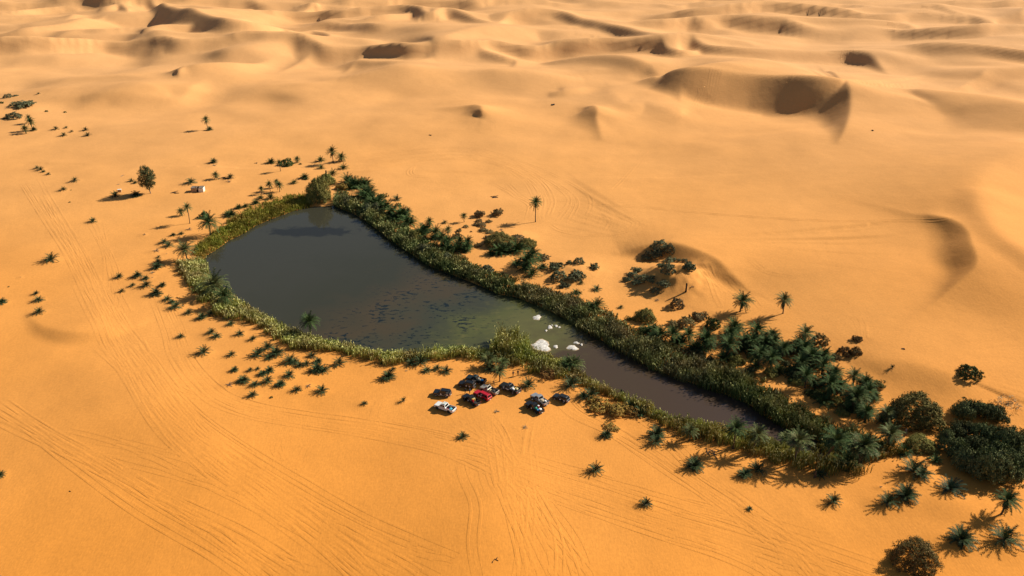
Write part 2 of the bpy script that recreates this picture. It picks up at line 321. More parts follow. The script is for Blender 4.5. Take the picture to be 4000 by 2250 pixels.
def terrain(x, y):
    z = 0.9+1.0*perlin(x*0.011+3.1, y*0.009+7.7)+0.35*perlin(x*0.03+9, y*0.027)+0.42*perlin(x*.055+2, y*.05+7)
    far = smooth(260, 520, y)
    z = z+far*(2.0*perlin(x*0.006, y*0.008+4)+1.2)
    wy = y+30*perlin(x*.008+1, y*.006); ph = (wy*0.011+x*0.004+0.8*perlin(x*.006+5, y*.005)) % 1.0   # broad swells of the dune field
    z = z+smooth(400, 620, y)*2.6*np.where(ph < .3, smooth(0, .3, ph), 1-smooth(.3, 1, ph))*(0.55+perlin(x*.004+8, y*.006+1))
    # long sinuous transverse dunes: gentle far side, steep face towards the lake, one row behind the other
    st = smooth(480, 620, y+.10*x-.00005*x*x-.00010*x*np.abs(x))
    ph = (y/105.0+.62*perlin(x*.0048+11, y*.0030+2.2)+.30*perlin(x*.0125+1, y*.008+5)+.10*perlin(x*.031, y*.02)) % 1.0
    am = st*11.5*(.25+.95*smooth(-.38, .42, perlin(x*.0042+31, y*.0055+17)))
    z = z+am*np.where(ph < .14, np.clip(.06+ph/.149, 0, 1), (1-ph)/.86*(1-.25*np.sin((1-ph)/.86*math.pi)))
    for r in RIDGES:
        P = r['P']; hm = P[:, 2].max()+3; ws = max(0.045, min(r['slip'], r['wind']))
        ext = 2.0*(hm+r['k']+.5)/ws
        m = (x > P[:, 0].min()-ext) & (x < P[:, 0].max()+ext) & (y > P[:, 1].min()-ext) & (y < P[:, 1].max()+ext)
        if not m.any(): continue
        v = eval_ridge(x[m], y[m], r)
        z[m] = smax(z[m], v, r['k'])
    # smaller wind-skewed dunes riding on the big ones in the dune field
    fm = smooth(330, 590, y+0.08*x)*(1-.5*smooth(1100, 1800, y))
    mk = fm > 0.01
    if mk.any():
        X, Y = x[mk], y[mk]
        def fb(a, b): return perlin(a*.0085+2.3, b*.0105+6.1)+.45*perlin(a*.019+7, b*.021)
        n = fb(X, Y)
        for _ in range(3): n = fb(X+14*n, Y+34*n)
        z[mk] += 3.2*smooth(320, 420, Y)*(1-smooth(560, 700, Y))*(perlin(X*.0085+14, Y*.0125+3)+.3*perlin(X*.02, Y*.03+8))
        z[mk] += fm[mk]*(7.5+2.5*smooth(100, -250, X))*n
    z = z+swell(x, y)
    # bushy mound
    for (px, py, h, rad) in ((2668, 1062, 5.2, 10.5), (2560, 1075, 2.2, 8), (2625, 1130, 1.2, 7), (2250, 1055, 1.5, 9), (2010, 930, 1.3, 10), (1700, 1000, .6, 6)):
        cx, cy = unproj(px, py, h); d2 = ((x-cx)**2+(y-cy)**2)/rad**2
        z = z+h*np.exp(-d2*1.3)*(1+0.18*perlin(x*.35, y*.35))
    # lake basin
    m = (x > LAKE[:, 0].min()-60) & (x < LAKE[:, 0].max()+60) & (y > LAKE[:, 1].min()-60) & (y < LAKE[:, 1].max()+60)
    if m.any():
        d = seg_sd(x[m], y[m], LAKE)
        zin = np.maximum(-0.08+d*0.18, -1.6)
        zz = z[m]; zo = 0.02+d*0.30
        k = 0.6; hh = np.maximum(k-np.abs(zz-zo), 0)/k
        out = np.minimum(zz, zo)-hh*hh*k*.25
        z[m] = np.where(d < 0, zin, out)
    return z
T_LIM, NCOL, APEX = 0.76, 900, 60.0
pys = np.arange(2500, -1, -3.8)
dep = PITCH-np.arctan((CYP-pys)/FPX)
rowsY = CAMZ/np.tan(dep)
near = np.linspace(30, rowsY[0]-2, 14)
farY = np.geomspace(rowsY[-1]+8, 7000, 70)
ROWY = np.concatenate([near, rowsY, farY]); NROW = len(ROWY)
COLT = np.linspace(-T_LIM, T_LIM, NCOL)
GX = COLT[None, :]*(ROWY[:, None]+APEX); GY = np.repeat(ROWY[:, None], NCOL, 1)
GZ = terrain(GX.ravel().copy(), GY.ravel().copy()).reshape(NROW, NCOL)
for _ in range(1):                                 # wind softens every edge a little
    B_ = GZ.copy(); B_[1:-1] = .25*GZ[:-2]+.5*GZ[1:-1]+.25*GZ[2:]; B_[:, 1:-1] = .25*B_[:, :-2]+.5*B_[:, 1:-1]+.25*B_[:, 2:]
    f_ = .6*smooth(300, 420, ROWY)[:, None]; GZ = GZ*(1-f_)+B_*f_
def zat(x, y):
    x = np.asarray(x, float); y = np.asarray(y, float)
    c = np.clip((x/(y+APEX)+T_LIM)/(2*T_LIM)*(NCOL-1), 0, NCOL-1.001)
    r = np.clip(np.interp(y, ROWY, np.arange(NROW)), 0, NROW-1.001)
    ci = c.astype(int); ri = r.astype(int); fc = c-ci; fr = r-ri
    return (GZ[ri, ci]*(1-fc)+GZ[ri, ci+1]*fc)*(1-fr)+(GZ[ri+1, ci]*(1-fc)+GZ[ri+1, ci+1]*fc)*fr
def ground(px, py, it=14):                         # photograph pixel -> point on the terrain
    px = np.asarray(px, float); py = np.asarray(py, float); z = np.full(px.shape, 1.0)
    for _ in range(it):
        x, y = unproj(px, py, z); z = 0.5*z+0.5*zat(x, y)
    x, y = unproj(px, py, z); return x, y, zat(x, y)
def build_ground():
    V = np.column_stack([GX.ravel(), GY.ravel(), GZ.ravel()])
    i = np.arange(NROW-1)[:, None]*NCOL+np.arange(NCOL-1)[None, :]
    Fc = np.stack([i, i+1, i+NCOL+1, i+NCOL], -1).reshape(-1, 4)
    me = mesh_np('ground', V, Fc, np.full(len(Fc), 4), True, M['sand'])
    return tag(link('ground', me), kind='structure')
# ------------------------------------------------------------------ plant tables (zoomed-photo pixels of each crop)
# kinds: T trunkless palm tuft, P palm with a trunk, S shrub, D dry dead tuft, B small dark bush
CROPS = {'A': (0,300,.4142), 'B': (0,800,.4142), 'C': (600,550,.4141), 'D': (600,1000,.4141), 'E': (1300,550,.4141), 'F': (1300,1050,.4141),
         'H': (2000,850,.4141), 'I': (2100,1350,.4141), 'J': (2700,1100,.4142), 'K': (2700,1550,.4142), 'L': (3300,1250,.4142), 'M': (3300,1700,.3796), 'Z': (0,0,1.0)}
PL = []     # dict(kind, px, py, w(px), hc(px), col, where)
def add(crop, where, kind, *ents, **kw):
    x0, y0, s = CROPS[crop]
    for e in ents:
        d = dict(kind=kind, px=x0+e[0]*s, py=y0+e[1]*s, w=e[2]*s, hc=(e[3]*s if len(e) > 3 else 0), where=where)
        d.update(kw); PL.append(d)
W1 = 'on the sand flat by the spread-out dark shrubs'
add('A', W1, 'S', (78,203,80,32),(155,187,50,14),(240,300,250,66),(135,408,165,58), col='g')
add('A', W1, 'B', (18,252,45),(238,240,16),(307,245,22),(440,330,35),(615,337,32))
add('A', W1, 'T', (365,165,35))
add('A', 'in the palm trio on the sand flat', 'P', (283,440,60,46),(312,508,78,72),(245,537,75,38), skirt=1)
add('A', 'at the foot of the palm trio', 'T', (322,508,62))
W2 = 'in the loose cluster beyond the lone pale-trunked tree'
add('A', W2, 'T', (530,500,60),(625,485,38),(678,522,40),(605,560,60),(808,505,62),(828,555,70))
add('Z', 'standing alone at the dune foot with a tuft below it', 'P', (812,507,31,36), skirt=1)
add('Z', 'under the lone palm at the dune foot', 'T', (819,508,26))
W3 = 'on bare sand beside the faint tracks'
add('A', W3, 'T', (352,868,52),(388,882,62),(412,900,38),(458,925,45),(708,988,75),(600,1072,66),(880,1372,78))
add('A', W3, 'B', (657,1185,22),(672,1070,15))
W4 = 'beside the lone leafy tree'
add('A', W4, 'T', (1240,985,58),(1275,1003,45),(1090,1128,102),(1283,1122,98))
W5 = 'on open sand left of the bundled tracks'
add('B', W5, 'T', (490,532,132),(345,845,62),(375,1025,105),(22,930,92))
add('B', W5, 'T', (370,910,90), dry=1)
add('B', W5, 'B', (82,775,20)); add('B', W5, 'D', (195,685,25),(1360,285,50))
W6 = 'on the low sand spit outside the reed bank'
add('B', W6, 'T', (1635,292,48),(1555,365,88),(1595,398,92),(1498,500,42),(1495,552,86),(1485,602,96),(1130,690,84),(1300,682,88),(1378,703,62),(1255,770,62),(1155,825,62),(1385,772,106),(1478,852,112),(1535,770,70),(1585,905,92),(1625,930,60),(1662,977,118))
add('B', W6, 'D', (1475,445,90),(1572,465,30),(1440,650,70),(1335,695,42),(1440,690,30))
W7 = 'on the sand round the ruined hut'
add('C', W7, 'T', (570,210,72),(355,405,108),(262,885,56)); add('C', W7, 'D', (575,242,74),(335,845,90),(430,830,42),(715,392,72))
add('C', W7, 'T', (725,358,82), dry=1); add('C', W7, 'P', (612,360,72,36), lean=-.5)
add('C', W7, 'P', (342,780,82,140),(265,706,72,32))
W8 = 'in the grove at the head of the lake'
add('C', W8, 'T', (1110,210,88),(1255,242,62),(1385,222,28),(1575,192,94),(1582,262,78),(1790,265,104),(1690,318,104),(1325,400,78),(1425,352,88))
add('C', W8, 'T', (1442,366,46), dry=1)
add('C', W8, 'P', (1197,287,58,74),(1357,207,62,26),(1695,208,98,98),(1775,195,96,30), skirt=1)
add('C', W8, 'S', (1260,237,122,104), col='d')
add('C', 'at the head of the lake beside the charred trunk', 'S', (1560,605,250,250), col='o'); add('C', 'behind the round bush by the charred trunk', 'S', (1630,420,190,100), col='o')
add('C', 'at the corner of the far reed bank', 'S', (1780,470,150,80), col='r')
W9 = 'behind the yellow-green reed bank'
add('C', W9, 'P', (1100,475,68,56),(1165,440,54,50),(1190,482,74,54),(1020,505,54,48)); add('C', W9, 'T', (1105,548,112),(1010,545,78),(965,592,78),(805,636,72),(868,622,62),(700,690,78),(735,707,112),(645,842,78))
add('C', 'leaning over the yellow-green reeds, the biggest there', 'P', (535,890,195,105)); add('C', 'beside the biggest palm of the yellow-green bank', 'S', (485,735,92,70), col='d')
add('C', 'at the left corner of the lake where two reed banks meet', 'P', (320,1132,182,90))
add('D', 'at the lake corner, wide and full', 'P', (585,372,268,88)); add('D', 'sunk in the reeds next to the wide full palm', 'P', (680,472,192,84))
W10 = 'between the near reeds and the bundled tracks'
add('D', W10, 'T', (690,600,72),(335,547,86),(460,592,86),(540,562,86),(735,652,82),(262,772,76),(548,732,92),(595,772,96),(818,747,82),(940,792,76),(480,922,130),(740,942,82))
W11 = 'in the thicket of tufts on the near sand'
add('D', W11, 'T', (985,937,132),(1080,872,132),(1160,927,132),(1090,972,84),(1290,1002,152),(1330,1007,104),(1375,1040,94),(1445,1027,92),(1550,1002,82),(1545,1082,132),(1610,1087,112),(1755,1022,132))
add('D', W11, 'T', (1495,947,92), dry=1)
W12 = 'on the low rise behind the parked vehicles'
add('D', W12, 'T', (768,1087,72),(915,1087,62),(985,1077,56),(1095,1097,88),(1030,1127,78),(1080,1197,122),(850,1192,112),(960,1227,92),(1285,1142,112),(1200,1227,97),(1355,1277,97),(1590,1287,118))
add('D', W12, 'D', (715,1227,97),(1460,1237,92)); add('D', W12, 'T', (940,1327,97), dry=1); add('D', W12, 'B', (1110,1337,36))
add('D', 'rising out of the near reeds at the water', 'P', (1490,762,182,118))
W13 = 'in the green belt on the far shore'
add('E', W13, 'T', (140,395,132),(175,405,104),(250,432,142),(310,422,104),(290,532,152),(360,552,104),(380,592,104),(510,642,132),(600,742,104),(650,722,152),(700,782,132),(840,902,152),(870,862,122),(1170,1042,132),(330,480,120),(430,600,110),(560,690,120))
add('E', W13, 'S', (460,545,72,60), col='d')
W14 = 'on the sand edge above the far shore'
add('E', W14, 'T', (605,556,92),(710,662,82),(1055,777,62)); add('E', W14, 'B', (490,572,46),(615,617,76)); add('E', W14, 'D', (845,777,42),(1590,842,60))
add('E', W14, 'P', (918,832,82,62),(1240,767,62,52),(1090,902,77,52), skirt=1)
add('E', W13, 'P', (975,915,92,42),(1025,995,104,56),(1090,1005,84,42),(1195,1005,78,40),(1270,1005,84,36),(1268,1045,74,38))
add('E', 'round and leafless-grey on the sand ridge', 'S', (1378,727,106,80),(1550,717,116,84), col='b')
W15 = 'on the wind-scoured sand ribs above the far shore'
add('E', W15, 'S', (1380,770,66,30),(1475,775,66,34),(1345,805,72,30),(1405,812,92,36),(1420,862,102,44),(1485,877,84,36),(1255,822,56,26),(1190,862,62,36),(1180,922,92,60),(1305,862,22,12),(1460,927,76,40),(1375,1002,76,40),(1740,947,132,52), col='b')
W16 = 'at the middle bend of the far shore'
add('E', W16, 'S', (1570,1005,220,110),(1840,1010,112,70), col='o')
add('E', W16, 'T', (1570,1062,132),(1740,1042,152),(1490,1072,74),(1740,1182,104),(1880,1272,114)); add('E', W16, 'P', (1830,1212,165,64),(1890,1132,114,48))
add('E', 'tall and single on the open plain beyond the lake', 'P', (1912,766,112,165), skirt=1)
W17 = 'along the near bank beside the vehicles'
add('F', W17, 'T', (460,892,52),(525,1032,132),(570,952,62),(735,897,112),(830,892,152),(885,967,102),(985,947,92),(1070,972,117),(1480,947,152),(1845,1107,152))
add('F', W17, 'D', (695,962,42)); add('F', W17, 'P', (1470,922,152,46),(1600,932,104,40)); add('F', 'standing just behind the parked vehicles', 'P', (1575,1062,127,86))
W18 = 'on its own sand hummock left of the white pickup'
add('F', W18, 'T', (300,1282,66)); add('F', W18, 'T', (668,1257,68), erect=1); add('F', 'between the two groups of vehicles', 'D', (1545,1347,82))
W19 = 'in the grey-green thicket at the sand edge'
add('H', W19, 'S', (420,505,155,112),(540,442,62,44),(630,442,104,62),(770,492,92,72),(600,602,182,130),(440,602,152,100),(490,672,112,60), col='g'); add('H', W19, 'S', (300,405,132,64), col='b')
add('H', W19, 'T', (650,622,62),(290,472,84)); add('H', 'alone on the smooth sand before the bushy mound', 'T', (800,682,92))
W20 = 'on the bushy sand mound'
add('H', 'crowning the top of the bushy sand mound', 'S', (1390,345,182,90), col='g')
add('H', W20, 'S', (1340,395,132,80),(1270,412,92,50),(1480,352,84,66),(1490,432,112,50),(1400,472,72,40),(1460,562,104,84),(1500,492,62,40),(1675,512,112,90),(1630,422,52,18),(1575,412,42,22),(1180,522,84,54),(1140,572,84,42),(1080,602,62,44),(1170,642,92,50),(1220,612,92,50),(1310,632,92,70),(1430,692,112,70),(1345,722,72,44), col='g')
add('H', W20, 'D', (1370,782,52),(1700,652,42))
W21 = 'at the foot of the bushy sand mound'
add('H', W21, 'S', (1550,862,132,90), col='b'); add('H', W21, 'D', (1610,777,32)); add('H', W21, 'T', (1025,852,58))
add('H', W21, 'S', (1250,992,192,112),(1110,972,74,40), col='o'); add('H', W21, 'S', (1520,1032,122,70),(1640,1042,152,90),(1750,982,172,100), col='b'); add('H', 'the darkest, on the sand behind the palm belt', 'S', (1870,1062,142,170), col='d')
W22 = 'in the dense palm belt of the far shore'
add('H', W22, 'T', (1300,1062,94),(1240,1062,94),(800,842,152),(600,712,74)); add('H', W22, 'P', (1340,1095,94,40),(1400,1162,152,46),(1510,1172,152,56),(1815,1252,172,92),(1660,1162,122,46))
add('J', 'broad-crowned on the sand beyond the palm belt', 'P', (460,282,182,84), skirt=1); add('J', 'wearing a thick brown skirt on the sand slope', 'P', (865,300,137,118), skirt=2)
add('J', W22, 'P', (400,482,152,46),(120,642,162,92),(330,717,172,112),(350,562,152,56),(500,642,162,66),(560,652,152,76),(610,522,162,46),(760,562,122,46),(690,642,152,56),(780,642,132,66),(630,802,172,104),(745,832,152,104),(850,722,152,84),(1000,642,132,46),(1050,692,152,56),(1110,792,172,84),(1010,852,152,84),(1240,782,152,76),(1230,882,172,76),(1070,1002,152,104),(1330,962,182,84),(1280,1092,202,112),(1380,1062,152,76),(1620,1032,152,66),(1530,1202,222,112),(1640,1122,152,76))
add('J', W22, 'T', (1610,1262,132),(900,650,120),(1180,720,120))
W23 = 'at the sand edge behind the palm belt'
add('J', W23, 'P', (1065,572,177,66),(1530,972,142,74)); add('J', W23, 'S', (1200,602,152,100),(1550,572,112,66),(1370,742,104,56),(1440,702,122,76),(1540,712,132,92), col='m')
W24 = 'standing in the near reeds at the narrow end of the lake'
add('K', W24, 'P', (395,490,222,182),(570,522,192,162),(870,502,114,86),(965,622,272,190)); add('K', 'leaning right over the narrow end of the lake', 'P', (1220,642,282,222), lean=.34); add('K', W24, 'P', (1590,662,252,172))
W25 = 'on the sand apron in front of the narrow end'
add('K', W25, 'T', (620,702,172),(500,752,124),(1215,757,132),(1340,1002,152)); add('K', W25, 'T', (550,1067,62), dry=1)
W26 = 'on the sand right of the parked vehicles'
add('I', W26, 'T', (310,397,202),(500,492,152),(430,502,112),(1125,862,172),(1115,932,142),(545,1192,152),(1480,1157,167),(650,862,104))
add('I', 'hugging the reeds right of the vehicles', 'S', (120,312,272,90),(560,622,222,116),(720,682,262,150),(890,672,152,76), col='r'); add('I', W26, 'S', (690,812,142,64), col='r')
add('I', 'growing out of the rusty shrub bank', 'T', (870,592,132),(970,652,152)); add('I', 'on the reed point where the lake narrows', 'P', (340,252,172,56),(280,242,162,56)); add('I', 'at the sand lip below the near reeds', 'P', (1430,896,132,80))
add('Z', 'on the trampled sand in front of the vehicles', 'T', (1807.6,1709.6,47)); add('Z', 'on the trampled sand in front of the vehicles', 'D', (2052,1672,36)); add('Z', W25, 'T', (2524,1974,50), dry=1)
add('Z', 'cut off at the edge of the smooth foreground sand', 'T', (6,1861,40))
W27 = 'on the tall sand slope behind the big shrubs'
add('L', W27, 'T', (445,452,56), erect=1); add('L', 'dense and dark on the smooth sand slope', 'S', (1160,562,205,120), col='d')
add('L', 'the great olive dome at the end of the lake', 'S', (640,1000,520,390), col='o'); add('L', 'small beside the great olive dome', 'S', (300,642,132,70), col='o')
W28 = 'in the tangle at the end of the lake'
add('L', W28, 'P', (180,642,124,42),(100,852,222,104),(180,962,202,84),(370,962,152,76),(390,1212,242,122),(130,1392,292,172)); add('L', W28, 'T', (570,1252,142),(850,1332,122)); add('L', W28, 'S', (700,1242,262,130), col='o')
add('L', 'thin and twiggy on the sand above the dark thicket', 'S', (1510,842,272,110), col='t')
W29 = 'in the dark thicket past the end of the lake'
add('L', W29, 'S', (1150,960,330,210),(1390,985,300,190),(1080,1130,260,150), col='k')
add('M', W29, 'S', (1500,525,540,420),(1150,340,350,300),(1760,435,330,440),(1300,420,380,360),(1640,200,420,330), col='k')
add('M', W29, 'S', (1080,200,330,260),(1330,250,330,280),(1500,330,360,300),(1420,120,330,260),(1700,330,330,300),(1820,180,330,300), col='k')
W30 = 'on the corner sand below the dark thicket'
add('M', W30, 'T', (700,402,332),(790,442,222),(620,652,272),(440,717,222),(1190,1102,302),(1640,1092,352)); add('M', 'silvery and wide below the dark thicket', 'T', (1080,562,302))
add('M', W30, 'D', (370,542,52)); add('M', 'stout with a brown skirt in the corner sand', 'P', (1610,812,262,130), skirt=1)
add('M', 'the round brown-green one in the corner sand', 'S', (680,1425,600,370), col='n')

rs_ = np.random.default_rng(55)
# bushes that break up the far reed band
for wh, n_, line, col_ in (('sunk in the shaggy reeds opposite the salt islands', 24, [(1310,742),(1400,775),(1470,815),(1560,865),(1650,912),(1740,945)], 'ob'), ('sunk in the leaning reeds of the upper far shore', 20, [(870,515),(940,550),(1010,600),(1085,648),(1170,688),(1270,722)], 'go'), ('sunk in the tall reeds below the palm belt', 20, [(1780,950),(1870,985),(1940,1025),(2010,1065),(2090,1100)], 'on')):
    L_ = catmull(np.array(line)*4000/2576, 12)
    for q_ in range(n_):
        c_ = L_[int(rs_.uniform(0, len(L_)-1))]; PL.append(dict(kind='S', px=c_[0]+rs_.normal()*10, py=c_[1]-rs_.uniform(-4, 46), w=rs_.uniform(26, 54), hc=rs_.uniform(26, 46), where=wh, col=col_[q_ % 2]))
for p in [q for q in PL if q['where'] in (W13, W22, W28, W16) and q['kind'] in 'PT']:
    if p['where'] in (W22, W13) or rs_.random() < .5:   # the belts are closed: young tufts fill the room between the big crowns
        d = dict(p); d['kind'] = 'T'; d['px'] += rs_.uniform(-.6, .6)*p['w']; d['py'] += rs_.uniform(-.15, .28)*p['w']; d['w'] = p['w']*rs_.uniform(.7, 1.0); d['hc'] = 0; PL.append(d)
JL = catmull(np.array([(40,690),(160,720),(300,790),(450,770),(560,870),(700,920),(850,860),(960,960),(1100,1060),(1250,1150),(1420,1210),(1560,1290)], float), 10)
for q_ in range(46):  # dark low shrubs added to stand in for shade on the bare sand
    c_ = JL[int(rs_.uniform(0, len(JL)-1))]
    PL.append(dict(kind='S', px=2700+.4142*(c_[0]+rs_.normal()*30), py=1100+.4142*(c_[1]+rs_.normal()*34-10), w=rs_.uniform(28, 52), hc=rs_.uniform(14, 34), where='added as shade between the palm belt and the tall reeds', col='dkoo'[q_ % 4]))
for p in PL:
    if p['where'] in (W13, W16): p['w'] *= 1.4
    elif p['where'] == W22: p['w'] *= 1.15
    if p['where'] == W20: p['w'] *= 1.3; p['hc'] *= 1.2
    p['lab'] = p['where']
    if p['where'] == W13: p['lab'] = 'in the green belt nearest the lake head' if p['px'] < 1440 else 'in the middle of the green belt' if p['px'] < 1600 else 'in the green belt next to the scoured sand ribs'
    if p['where'] == W22: p['lab'] = 'in the palm belt at the foot of the bushy mound' if p['px'] < 2740 else 'in the palm belt below the dark shrub' if p['px'] < 2880 else 'in the palm belt facing the brown-skirted palm' if p['px'] < 3030 else 'in the thick of the palm belt' if p['px'] < 3180 else 'in the palm belt beside the olive dome'
    p['fac'] = 1.36 if p['w'] < 55 else (1.36-.22*min(1, (p['w']-55)/35))
# ------------------------------------------------------------------ put the plants on the terrain, raise hummocks below them
PXA = np.array([p['px'] for p in PL]); PYA = np.array([p['py'] for p in PL])
gx, gy, gz = ground(PXA, PYA)
hum = []
for p, x, y, z in zip(PL, gx, gy, gz):
    s = pxm(x, y, z); c = cosdep(x, y, z)
    p['x'], p['y'], p['z'] = float(x), float(y), float(z)
    p['r'] = 0.5*p['w']/s; p['h'] = p['hc']/(s*c) if p['hc'] else 0.0
    if p['kind'] in 'TD' and 300 > p['px']-0 or p['kind'] in 'TDS' and p['where'] in (W5, W10, W12, W18, W25, W26, W30, W6, W3, W1, W7):
        hum.append((p['x'], p['y'], min(0.16*p['r']+.12, 0.55), p['r']*0.95+.25))
dl = seg_sd(gx, gy, LAKE)
for hx, hy, hh, hr in hum:
    j0 = np.searchsorted(ROWY, hy-4*hr); j1 = np.searchsorted(ROWY, hy+4*hr)+1
    if seg_sd(np.array([hx]), np.array([hy]), LAKE)[0] < 1.0: continue
    X = GX[j0:j1]; Y = GY[j0:j1]
    d2 = ((X-hx+.4*hr)**2/1.6+(Y-hy)**2)/hr**2
    GZ[j0:j1] += hh*np.exp(-d2*.9)
# ------------------------------------------------------------------ ground, lake, lake bed marks
ground_obj = build_ground()
def shore_mesh(name, z, mat):
    """flat sheet inside the lake outline, pushed a little under the bank"""
    bm = bmesh.new(); c = LAKE.mean(0)
    P = LAKE; n = len(P); nrm = np.zeros_like(P)
    e = np.roll(P, -1, 0)-np.roll(P, 1, 0); nrm[:, 0] = e[:, 1]; nrm[:, 1] = -e[:, 0]
    nrm /= np.linalg.norm(nrm, axis=1)[:, None]
    area = 0.5*np.sum(P[:, 0]*np.roll(P[:, 1], -1)-np.roll(P[:, 0], -1)*P[:, 1])
    if area < 0: nrm = -nrm
    Q = P+nrm*0.55
    vs_ = [bm.verts.new((float(a), float(b), z)) for a, b in Q]
    f = bm.faces.new(vs_)
    if f.normal.z < 0 or area < 0: f.normal_flip()
    bmesh.ops.triangulate(bm, faces=bm.faces[:])
    me = bpy.data.meshes.new(name); bm.to_mesh(me); bm.free(); me.materials.append(mat); return me
def lake_material():
    m, N, L, B = nt('lake_water')
    geo = N.new('ShaderNodeNewGeometry')
    a = np.array(ground(1150, 1050)[:2]); b = np.array(ground(2900, 1640)[:2])
    v = b-a; Lg = float(v@v)
    dp = N.new('ShaderNodeVectorMath'); dp.operation = 'DOT_PRODUCT'; sb = N.new('ShaderNodeVectorMath'); sb.operation = 'SUBTRACT'
    sb.inputs[1].default_value = (a[0], a[1], 0); dp.inputs[1].default_value = (v[0]/Lg, v[1]/Lg, 0)
    L.new(geo.outputs['Position'], sb.inputs[0]); L.new(sb.outputs['Vector'], dp.inputs[0])
    def noise(scale, detail=4, vec=None, rough=.55):
        n = N.new('ShaderNodeTexNoise'); n.inputs['Scale'].default_value = scale; n.inputs['Detail'].default_value = detail; n.inputs['Roughness'].default_value = rough
        L.new(vec or geo.outputs['Position'], n.inputs['Vector']); return n.outputs['Fac']
    def rng(v_, f0, f1, t0=0., t1=1.):
        r = N.new('ShaderNodeMapRange'); r.inputs['From Min'].default_value = f0; r.inputs['From Max'].default_value = f1; r.inputs['To Min'].default_value = t0; r.inputs['To Max'].default_value = t1
        L.new(v_, r.inputs['Value']); return r.outputs['Result']
    def math_(op, p, q):
        n = N.new('ShaderNodeMath'); n.operation = op
        for i, w in enumerate((p, q)):
            if isinstance(w, float): n.inputs[i].default_value = w
            else: L.new(w, n.inputs[i])
        return n.outputs[0]
    def mix(f, p, q):
        n = N.new('ShaderNodeMix'); n.data_type = 'RGBA'; L.new(f, n.inputs['Factor'])
        for k, w in (('A', p), ('B', q)):
            if isinstance(w, tuple): n.inputs[k].default_value = rgba(w)
            else: L.new(w, n.inputs[k])
        return n.outputs['Result']
    wob = rng(noise(.045, 4), .3, .7, -.07, .07)
    t = math_('ADD', dp.outputs['Value'], wob)
    cr = N.new('ShaderNodeValToRGB'); el = cr.color_ramp.elements
    stops = [(0.0, (.043, .041, .027)), (.18, (.038, .037, .022)), (.32, (.062, .046, .024)), (.42, (.044, .046, .028)), (.52, (.080, .084, .028)), (.60, (.105, .100, .034)), (.69, (.064, .044, .024)), (.82, (.062, .040, .025)), (1.0, (.062, .041, .029))]
    el[0].position, el[0].color = stops[0][0], rgba(stops[0][1]); el[1].position, el[1].color = stops[-1][0], rgba(stops[-1][1])
    for p, c in stops[1:-1]: e = el.new(p); e.color = rgba(c)
    L.new(t, cr.inputs['Fac'])
    # weed patches seen through the shallow water
    mp = N.new('ShaderNodeMapping'); mp.inputs['Scale'].default_value = (.46, .85, 1); L.new(geo.outputs['Position'], mp.inputs['Vector'])
    spots = rng(math_('ADD', noise(1.0, 5, mp.outputs['Vector'], .65), rng(noise(.09, 3), .3, .7, -.09, .09)), .57, .62)
    zone = math_('MULTIPLY', rng(dp.outputs['Value'], .2, .3), rng(dp.outputs['Value'], .56, .46))
    col = mix(math_('MULTIPLY', spots, zone), cr.outputs['Color'], (.010, .016, .017))
    # paler algae flecks in the green shallows
    mp2 = N.new('ShaderNodeMapping'); mp2.inputs['Scale'].default_value = (.3, .5, 1); mp2.inputs['Location'].default_value = (31, 7, 0); L.new(geo.outputs['Position'], mp2.inputs['Vector'])
    fl = rng(noise(1.0, 5, mp2.outputs['Vector'], .65), .52, .66)
    z2 = math_('MULTIPLY', rng(dp.outputs['Value'], .42, .50), rng(dp.outputs['Value'], .74, .63))
    col = mix(math_('MULTIPLY', math_('MULTIPLY', fl, z2), .75), col, (.115, .105, .035))
    # slick near the head of the lake: its darker reflection put into the colour
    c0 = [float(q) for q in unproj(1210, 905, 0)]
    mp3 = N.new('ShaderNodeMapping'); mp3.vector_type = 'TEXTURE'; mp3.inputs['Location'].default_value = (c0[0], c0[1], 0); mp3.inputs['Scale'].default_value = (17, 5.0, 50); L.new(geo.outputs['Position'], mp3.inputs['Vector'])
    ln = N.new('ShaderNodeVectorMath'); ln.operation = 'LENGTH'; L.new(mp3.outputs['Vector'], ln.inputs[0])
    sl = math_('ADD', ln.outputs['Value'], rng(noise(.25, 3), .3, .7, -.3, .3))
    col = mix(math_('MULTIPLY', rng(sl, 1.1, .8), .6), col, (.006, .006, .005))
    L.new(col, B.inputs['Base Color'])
    B.inputs['Roughness'].default_value = 0.06; B.inputs['IOR'].default_value = 1.33; B.inputs['Specular IOR Level'].default_value = 0.5
    bp = N.new('ShaderNodeBump'); bp.inputs['Strength'].default_value = 0.10; bp.inputs['Distance'].default_value = 0.04
    L.new(noise(1.6, 3), bp.inputs['Height']); L.new(bp.outputs['Normal'], B.inputs['Normal'])
    return m
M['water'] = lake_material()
lake = tag(link('lake_water', shore_mesh('lake_water', 0.0, M['water'])), kind='structure')

